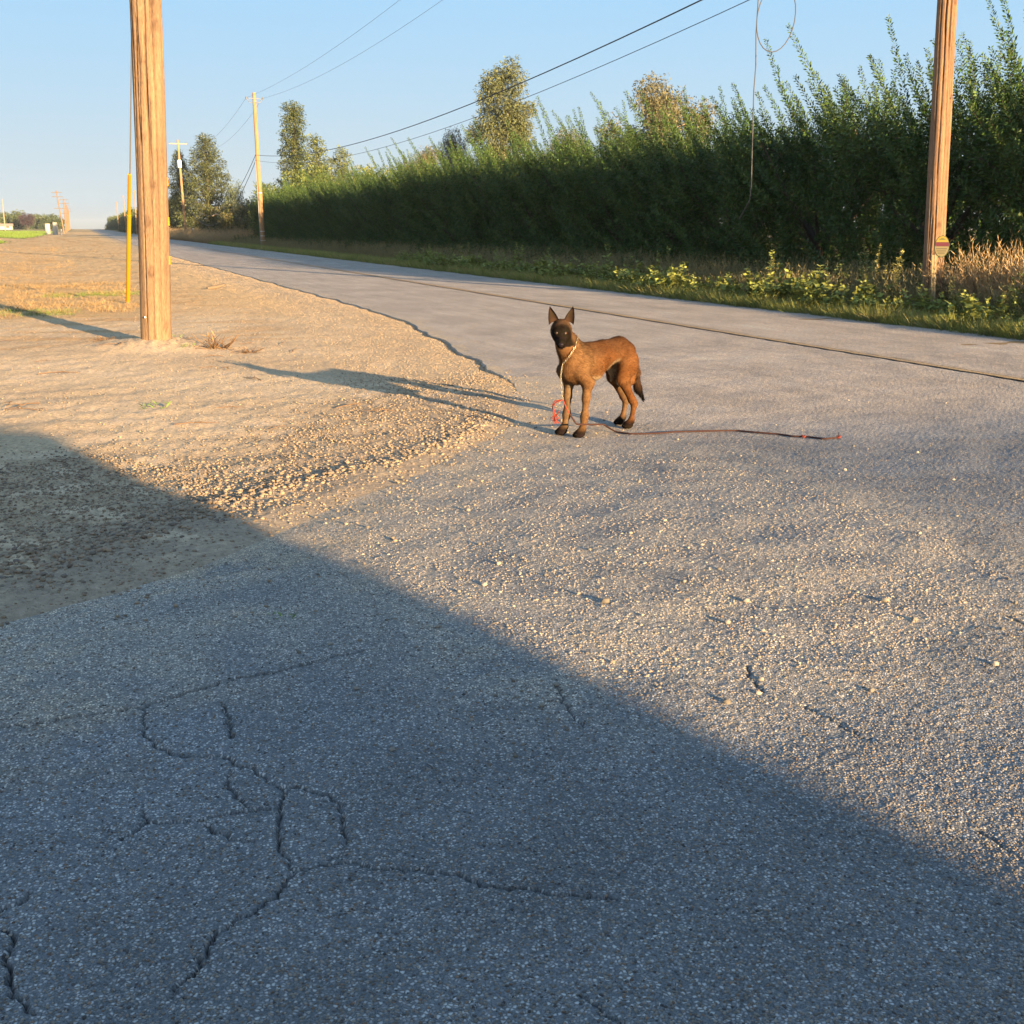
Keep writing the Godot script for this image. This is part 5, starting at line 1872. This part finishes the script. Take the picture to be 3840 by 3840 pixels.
func head_bones() -> Array:
	var h := head_frame()
	var l := [
		[Vector3(-0.015, 0.004, 0), 0.060, Vector3(0.020, 0.006, 0), 0.058],
		[Vector3(0.0, -0.012, 0.022), 0.047, Vector3(0.03, -0.022, 0.018), 0.040],
		[Vector3(0.0, -0.012, -0.022), 0.047, Vector3(0.03, -0.022, -0.018), 0.040],
		[Vector3(0.035, 0.010, 0.020), 0.030, Vector3(0.055, -0.004, 0.014), 0.024],
		[Vector3(0.035, 0.010, -0.020), 0.030, Vector3(0.055, -0.004, -0.014), 0.024],
		[Vector3(0.045, -0.018, 0), 0.036, Vector3(0.135, -0.034, 0), 0.0225],
		[Vector3(0.03, -0.046, 0), 0.030, Vector3(0.125, -0.052, 0), 0.0165],
		[Vector3(0.125, -0.030, 0), 0.0205, Vector3(0.148, -0.030, 0), 0.0165],
		[Vector3(-0.04, -0.03, 0), 0.055, Vector3(-0.05, -0.06, 0), 0.055],
	]
	var out := []
	for q in l:
		out.append([h * (q[0] as Vector3), q[1], h * (q[2] as Vector3), q[3]])
	return out

func flesh(bones: Array, cell: float, k: float, lo: Vector3, hi: Vector3) -> Array:
	# smooth union of tapered capsules on a grid, meshed as surface nets; returns [vertices, normals, indices]
	var nx := int((hi.x - lo.x) / cell) + 2
	var ny := int((hi.y - lo.y) / cell) + 2
	var nzc := int((hi.z - lo.z) / cell) + 2
	var f := PackedFloat32Array()
	f.resize(nx * ny * nzc)
	var reach := 5.0 / k
	for q in bones:
		var a: Vector3 = q[0]
		var b: Vector3 = q[2]
		var ra: float = q[1]
		var rb: float = q[3]
		var ab := b - a
		var l2 := maxf(ab.length_squared(), 1e-9)
		var m := maxf(ra, rb) + reach
		var p0 := (a.min(b) - Vector3.ONE * m - lo) / cell
		var p1 := (a.max(b) + Vector3.ONE * m - lo) / cell
		for iz in range(maxi(int(p0.z), 0), mini(int(p1.z) + 1, nzc)):
			for iy in range(maxi(int(p0.y), 0), mini(int(p1.y) + 1, ny)):
				var row := (iz * ny + iy) * nx
				for ix in range(maxi(int(p0.x), 0), mini(int(p1.x) + 1, nx)):
					var p := lo + Vector3(ix, iy, iz) * cell
					var t := clampf((p - a).dot(ab) / l2, 0.0, 1.0)
					var d := (p - a - ab * t).length() - lerpf(ra, rb, t)
					if d < reach:
						f[row + ix] += exp(-k * maxf(d, -0.08))
	var at := PackedInt32Array()
	at.resize(nx * ny * nzc)
	at.fill(-1)
	var V := PackedVector3Array()
	var N := PackedVector3Array()
	var I := PackedInt32Array()
	var sx := 1
	var sy := nx
	var sz := nx * ny
	var off := PackedInt32Array([0, sx, sy, sx + sy, sz, sx + sz, sy + sz, sx + sy + sz])
	var pos := [Vector3(0, 0, 0), Vector3(1, 0, 0), Vector3(0, 1, 0), Vector3(1, 1, 0), Vector3(0, 0, 1), Vector3(1, 0, 1), Vector3(0, 1, 1), Vector3(1, 1, 1)]
	var edges := [[0, 1], [2, 3], [4, 5], [6, 7], [0, 2], [1, 3], [4, 6], [5, 7], [0, 4], [1, 5], [2, 6], [3, 7]]
	for iz in nzc - 1:
		for iy in ny - 1:
			var row := (iz * ny + iy) * nx
			for ix in nx - 1:
				var k0 := row + ix
				var c := 0
				for e in 8:
					if f[k0 + off[e]] > 1.0:
						c += 1
				if c == 0 or c == 8:
					continue
				var s := Vector3.ZERO
				var n := 0
				for e in edges:
					var fa := f[k0 + off[e[0]]]
					var fb := f[k0 + off[e[1]]]
					if (fa > 1.0) != (fb > 1.0):
						var la := -log(maxf(fa, 1e-6))
						var lb := -log(maxf(fb, 1e-6))
						s += (pos[e[0]] as Vector3).lerp(pos[e[1]], la / (la - lb))
						n += 1
				at[k0] = V.size()
				V.append(lo + (Vector3(ix, iy, iz) + s / n) * cell)
				var g := Vector3.ZERO
				for e in 8:
					g += ((pos[e] as Vector3) - Vector3(0.5, 0.5, 0.5)) * -log(maxf(f[k0 + off[e]], 1e-6))
				N.append(g.normalized())
	for iz in range(1, nzc - 1):
		for iy in range(1, ny - 1):
			var row := (iz * ny + iy) * nx
			for ix in range(1, nx - 1):
				var k0 := row + ix
				if at[k0] < 0:
					continue
				var ins := f[k0] > 1.0
				for e in 3:
					var st: int = [sx, sy, sz][e]
					if (f[k0 + st] > 1.0) == ins:
						continue
					var u: int = [sy, sz, sx][e]
					var w: int = [sz, sx, sy][e]
					var q0 := at[k0]
					var q1 := at[k0 - u]
					var q2 := at[k0 - u - w]
					var q3 := at[k0 - w]
					if q0 < 0 or q1 < 0 or q2 < 0 or q3 < 0:
						continue
					if ins:
						I.append_array([q0, q2, q1, q0, q3, q2])
					else:
						I.append_array([q0, q1, q2, q0, q2, q3])
	return [V, N, I]

func coat_color(p: Vector3, n: Vector3, hf: Transform3D) -> Color:
	var q := hf.affine_inverse() * p
	var red := lin(0.128, 0.053, 0.020)
	var fawn := lin(0.150, 0.082, 0.038)
	var pale := lin(0.36, 0.28, 0.18)
	var black := lin(0.009, 0.008, 0.008)
	var st := nz.get_noise_3d(p.x * 170.0 + p.y * 90.0, p.y * 520.0 + p.x * 160.0, p.z * 520.0)
	var mo := nz.get_noise_3d(p.x * 30.0, p.y * 30.0, p.z * 30.0)
	var c := mixc(red, fawn, ss(-0.02, 0.16, p.x) * 0.75 + 0.25 * mo + 0.1)
	# darker tips down the back and shoulders
	c = mixc(c, lin(0.05, 0.025, 0.013), ss(0.50, 0.63, p.y + 0.03 * mo) * 0.75 * ss(0.26, 0.16, p.x))
	c = mixc(c, lin(0.06, 0.03, 0.015), ss(0.0, 0.6, st) * 0.45)
	if p.x > 0.12 and p.y > 0.48 and q.x < -0.02:
		c = mixc(c, lin(0.055, 0.033, 0.018), clampf(0.42 + 0.7 * mo + 0.3 * st, 0, 1) * ss(0.12, 0.26, p.x) * 0.8)
	# pale belly, brisket and inner legs
	if p.x < 0.22 and p.x > -0.24 and p.y > 0.30 and absf(p.z) < 0.07:
		c = mixc(c, pale, ss(0.42, 0.37, p.y - 0.10 * ss(0.0, -0.14, p.x)) * ss(0.2, -0.5, n.y) * 0.75)
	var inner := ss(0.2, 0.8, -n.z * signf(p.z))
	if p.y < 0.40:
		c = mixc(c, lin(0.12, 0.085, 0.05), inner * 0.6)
	# dark feet and tail tip
	c = mixc(c, black, ss(0.075, 0.03, p.y) * 0.93)
	if p.x < -0.35 and p.y < 0.56 and absf(p.z) < 0.043:
		c = mixc(c, lin(0.06, 0.035, 0.022), ss(0.52, 0.34, p.y) * 0.95)
		c = mixc(c, black, ss(0.32, 0.22, p.y))
	# the fore chest: darker where it faces forward, with a pale blaze
	if p.x > 0.16 and p.y > 0.36 and p.y < 0.62 and q.x < 0.0:
		var front := ss(0.35, 0.9, n.x)
		c = mixc(c, lin(0.09, 0.065, 0.045), front * 0.55)
		c = mixc(c, lin(0.42, 0.38, 0.32), front * ss(0.035, 0.015, absf(p.z - 0.012)) * ss(0.38, 0.42, p.y) * ss(0.56, 0.50, p.y) * 0.7)
	# mask: black muzzle and cheeks, brown brows
	if q.x > -0.06 and q.y > -0.11 and q.length() < 0.22:
		var head := ss(-0.055, -0.01, q.x)
		var m := lin(0.085, 0.048, 0.027)
		var mask := ss(0.012, 0.050, q.x + 0.3 * maxf(0.0, -q.y) + 0.012 * mo)
		m = mixc(m, black, mask * 0.93)
		m = mixc(m, lin(0.09, 0.052, 0.026), ss(0.040, 0.055, absf(q.z)) * ss(0.03, 0.0, q.x) * 0.7)
		c = mixc(c, m, head)
	var cl := nz.get_noise_3d(p.x * 95.0, p.y * 160.0 + p.x * 60.0, p.z * 120.0)
	return c * (0.80 * (1.0 + 0.18 * st + 0.14 * mo + 0.17 * cl))

func build_dog() -> void:
	var at := Vector3(3.307, 0.0, -7.385)
	at.y = land(at.z) + 0.004
	var dog := thing("dog", "tan shepherd dog with a black mask standing and looking round", "dog", at, deg_to_rad(-155.3))
	dog.scale = Vector3.ONE * 1.0
	var hf := head_frame()
	var bones := dog_bones()
	bones.append_array(head_bones())
	var r := flesh(bones, 0.0058, 105.0, Vector3(-0.60, -0.03, -0.24), Vector3(0.56, 0.90, 0.17))
	var V: PackedVector3Array = r[0]
	var N: PackedVector3Array = r[1]
	var b := B.new()
	b.v = V
	b.n = N
	b.i = r[2]
	for k in V.size():
		if V[k].y < 0.0:
			V[k].y = 0.0
		b.c.append(coat_color(V[k], N[k], hf))
		b.uv.append(Vector2(V[k].x, V[k].y))
	b.v = V
	var fm := mat(0.9)
	fm.metallic_specular = 0.12
	put("body", b.mesh(fm), dog)
	# short hair lying back along the body
	var fur := B.new()
	rng.seed = 77
	for k in 38000:
		var e := rng.randi() % V.size()
		var p := V[e]
		var n := N[e]
		var q := hf.affine_inverse() * p
		var on_head := q.length() < 0.16 and q.x > -0.05
		var lay := Vector3(-1.0, -0.45, 0.0)
		if p.y < 0.36: lay = Vector3(-0.15, -1, 0)
		if on_head: lay = hf.basis * Vector3(-1, 0.1, 0)
		lay = (lay - n * lay.dot(n)).normalized()
		var len := 0.017 * rf(0.6, 1.3)
		if on_head: len = 0.007
		elif p.y < 0.33: len = 0.009
		if p.x < -0.37 and p.y < 0.5 and absf(p.z) < 0.043: len = 0.03
		if p.x > 0.14 and p.y > 0.5 and not on_head: len = 0.024
		if p.y < 0.03: continue
		var d := (lay + n * rf(0.10, 0.38) + rand_dir() * 0.16).normalized()
		var side := d.cross(n).normalized() * 0.0016
		var c := coat_color(p, n, hf) * rf(0.35, 1.5)
		var k0 := fur.vert(p - side - n * 0.001, n, c)
		fur.vert(p + side - n * 0.001, n, c)
		fur.vert(p + d * len, (n + d * 0.2).normalized(), c * 1.1)
		fur.i.append_array([k0, k0 + 1, k0 + 2])
	put("fur", fur.mesh(fm), dog).set_meta("kind", "stuff")
	# ears: pricked, open to the front
	for s in [-1.0, 1.0]:
		var eb := B.new()
		var rows := 12
		var seg := 10
		for back in 2:
			var k0 := eb.v.size()
			for i in rows + 1:
				var t := float(i) / rows
				var w := 0.036 * pow(1.0 - t, 0.62) * (1.0 + 0.22 * sin(PI * t)) + 0.0006
				var c := Vector3(-0.012 - 0.016 * t, 0.040 + 0.112 * t, s * (0.045 + 0.020 * t + 0.012 * t * t))
				for j in seg + 1:
					var u := float(j) / seg * 2.0 - 1.0
					var cup := (1.0 - u * u) * 0.020 * (1.0 - 0.5 * t)
					var p := c + Vector3(-cup, 0, u * w) + Vector3(0.0, -0.012 * u * u * (1.0 - t), 0)
					if back: p += Vector3(-0.002 - 0.005 * (1.0 - u * u), 0, 0)
					var nn := Vector3(1.0, 0.1, -u * 0.7) if back == 0 else Vector3(-1.0, 0.1, u * 0.7)
					var col := mixc(lin(0.034, 0.022, 0.016), lin(0.014, 0.011, 0.009), ss(0.45, 0.95, absf(u)) + 0.3 * t)
					if back == 0 and t < 0.35: col = mixc(col, lin(0.07, 0.036, 0.024), 0.7 * (1.0 - absf(u)) * (1.0 - t / 0.35))
					if back: col = lin(0.03, 0.022, 0.018)
					eb.vert(hf * p, (hf.basis * nn).normalized(), col)
			for i in rows:
				for j in seg:
					var q := k0 + i * (seg + 1) + j
					eb.i.append_array([q, q + 1, q + seg + 1, q + 1, q + seg + 2, q + seg + 1])
		put("ear", eb.mesh(fm), dog)
	var em := mat(0.08)
	em.metallic_specular = 0.6
	for s in [-1.0, 1.0]:
		var c := hf * Vector3(0.0725, 0.013, s * 0.027)
		put("eye", ball(c, 0.0115, 12, lin(0.07, 0.042, 0.02), em), dog)
	var nb := B.new()
	var nm := mat(0.28)
	put("nose", ball_scaled(hf * Vector3(0.160, -0.026, 0), hf.basis, Vector3(0.012, 0.0135, 0.0175), lin(0.012, 0.011, 0.012), nm), dog)

func ball(c: Vector3, r: float, seg: int, col: Color, m: Material) -> ArrayMesh:
	return ball_scaled(c, Basis(), Vector3.ONE * r, col, m, seg)

func ball_scaled(c: Vector3, bs: Basis, r: Vector3, col: Color, m: Material, seg := 12) -> ArrayMesh:
	var b := B.new()
	for i in seg + 1:
		var a := PI * i / seg
		for j in seg + 1:
			var t := TAU * j / seg
			var d := Vector3(sin(a) * cos(t), cos(a), sin(a) * sin(t))
			b.vert(c + bs * (d * r), (bs * (d / r)).normalized(), col)
	for i in seg:
		for j in seg:
			var q := i * (seg + 1) + j
			b.i.append_array([q, q + 1, q + seg + 1, q + 1, q + seg + 2, q + seg + 1])
	return b.mesh(m)

func smooth_path(pts: Array, step: float) -> Array:
	var c := Curve3D.new()
	for k in pts.size():
		var t: Vector3 = (pts[mini(k + 1, pts.size() - 1)] - pts[maxi(k - 1, 0)]) / 6.0
		c.add_point(pts[k], -t, t)
	var out := []
	var n := maxi(2, int(c.get_baked_length() / step))
	for k in n + 1:
		out.append(c.sample_baked(c.get_baked_length() * k / n))
	return out

func build_leash() -> void:
	var at := Vector3(3.307, land(-7.385) + 0.004, -7.385)
	var D := Transform3D(Basis(Vector3.UP, deg_to_rad(-155.3)), at)
	var l := thing("leash", "gold chain, red cord and dark rope trailing from the dog's neck", "leash")
	var brass := mat(0.3)
	brass.metallic = 0.9
	var path := smooth_path([D * Vector3(0.28, 0.70, -0.085), D * Vector3(0.325, 0.625, -0.095), D * Vector3(0.365, 0.56, -0.078), D * Vector3(0.40, 0.51, -0.05), D * Vector3(0.41, 0.43, -0.045), D * Vector3(0.405, 0.34, -0.05), D * Vector3(0.395, 0.27, -0.055)], 0.0150)
	var ch := Node3D.new()
	ch.name = "chain"
	l.add_child(ch)
	var lk := B.new()
	var ring := []
	for k in 13:
		var t := TAU * k / 12.0
		ring.append(Vector3(0.0044 * cos(t), 0.0100 * sin(t), 0))
	lk.tube(ring, [0.0015], 6, lin(0.34, 0.29, 0.19), false)
	var lm := lk.mesh(brass)
	for k in path.size() - 1:
		var d: Vector3 = (path[k + 1] - path[k]).normalized()
		var side := d.cross(Vector3(0.4, 0.1, 0.9)).normalized()
		var bs := Basis(side, d, side.cross(d))
		bs = bs.rotated(d, PI / 2 * (k % 2) + 0.5)
		var o := put("link", lm, ch)
		o.transform = Transform3D(bs, (path[k] + path[k + 1]) / 2.0)
	var end: Vector3 = path[path.size() - 1]
	var red := mat(0.7, srgb(0.24, 0.035, 0.018), false)
	var rc := B.new()
	rng.seed = 90
	var L := (D.basis * Vector3(0.55, 0, 0.83)).normalized()      # towards the dog's far front leg as the cord hangs
	for s in 3:
		var j := func() -> Vector3: return rand_dir() * 0.010
		rc.tube(smooth_path([end, end + L * 0.05 + Vector3(0, -0.012, 0) + j.call(), end + L * 0.068 + Vector3(0, -0.045, 0) + j.call(), end + L * 0.064 + Vector3(0, -0.09, 0) + j.call(), end + L * 0.055 + Vector3(0, -0.135, 0) + j.call(), end + L * (0.02 + 0.02 * s) + Vector3(0, -0.165, 0)], 0.012), [0.0032], 5, Color.WHITE)
	for s in 4:
		var pts := [end + L * 0.055 + Vector3(0, -0.13, 0)]
		for k in 4:
			pts.append(end + L * (0.06 + rf(-0.03, 0.025)) + Vector3(0, -0.06 - 0.10 * rng.randf(), 0) + rand_dir() * 0.015)
		rc.tube(smooth_path(pts, 0.012), [0.0028], 5, Color.WHITE)
	rc.tube(smooth_path([end, end - L * 0.02 + Vector3(0, -0.05, 0), end - L * 0.045 + Vector3(0, -0.095, 0)], 0.012), [0.0036], 5, Color.WHITE)
	put("cord", rc.mesh(red), l)
	var rope := mat(0.85)
	var rb := B.new()
	var g := func(x: float, z: float, up := 0.011) -> Vector3: return Vector3(x, road_y2(x, z) + up, z)
	var e2: Vector3 = end - L * 0.045 + Vector3(0, -0.095, 0)
	rb.tube(smooth_path([e2, e2 - L * 0.05 + Vector3(0, -0.07, 0.0), Vector3(3.36, 0.055, -7.36), g.call(3.42, -7.28), g.call(3.47, -7.15), g.call(3.667, -7.10), g.call(3.80, -7.09), g.call(3.962, -7.052), g.call(4.224, -6.992), g.call(4.28, -6.86), g.call(4.323, -6.80), g.call(4.392, -6.73), g.call(4.425, -6.60), g.call(4.50, -6.53), g.call(4.535, -6.40), g.call(4.64, -6.385)], 0.02), [0.0062], 6, lin(0.045, 0.020, 0.016))
	put("rope", rb.mesh(rope), l)
	var kn := B.new()
	for q in [[4.64, -6.385], [4.475, -6.545]]:
		var c: Vector3 = g.call(q[0], q[1], 0.014)
		var pts := []
		for k in 9:
			var t := TAU * k / 8.0
			pts.append(c + Vector3(cos(t) * 0.009, 0.005 * sin(t * 2.0), sin(t) * 0.009))
		kn.tube(pts, [0.007], 6, lin(0.16, 0.035, 0.02))
	kn.tube([g.call(4.64, -6.385, 0.02), g.call(4.645, -6.39, 0.045)], [0.004, 0.002], 5, lin(0.05, 0.03, 0.03))
	put("knot", kn.mesh(rope), l)
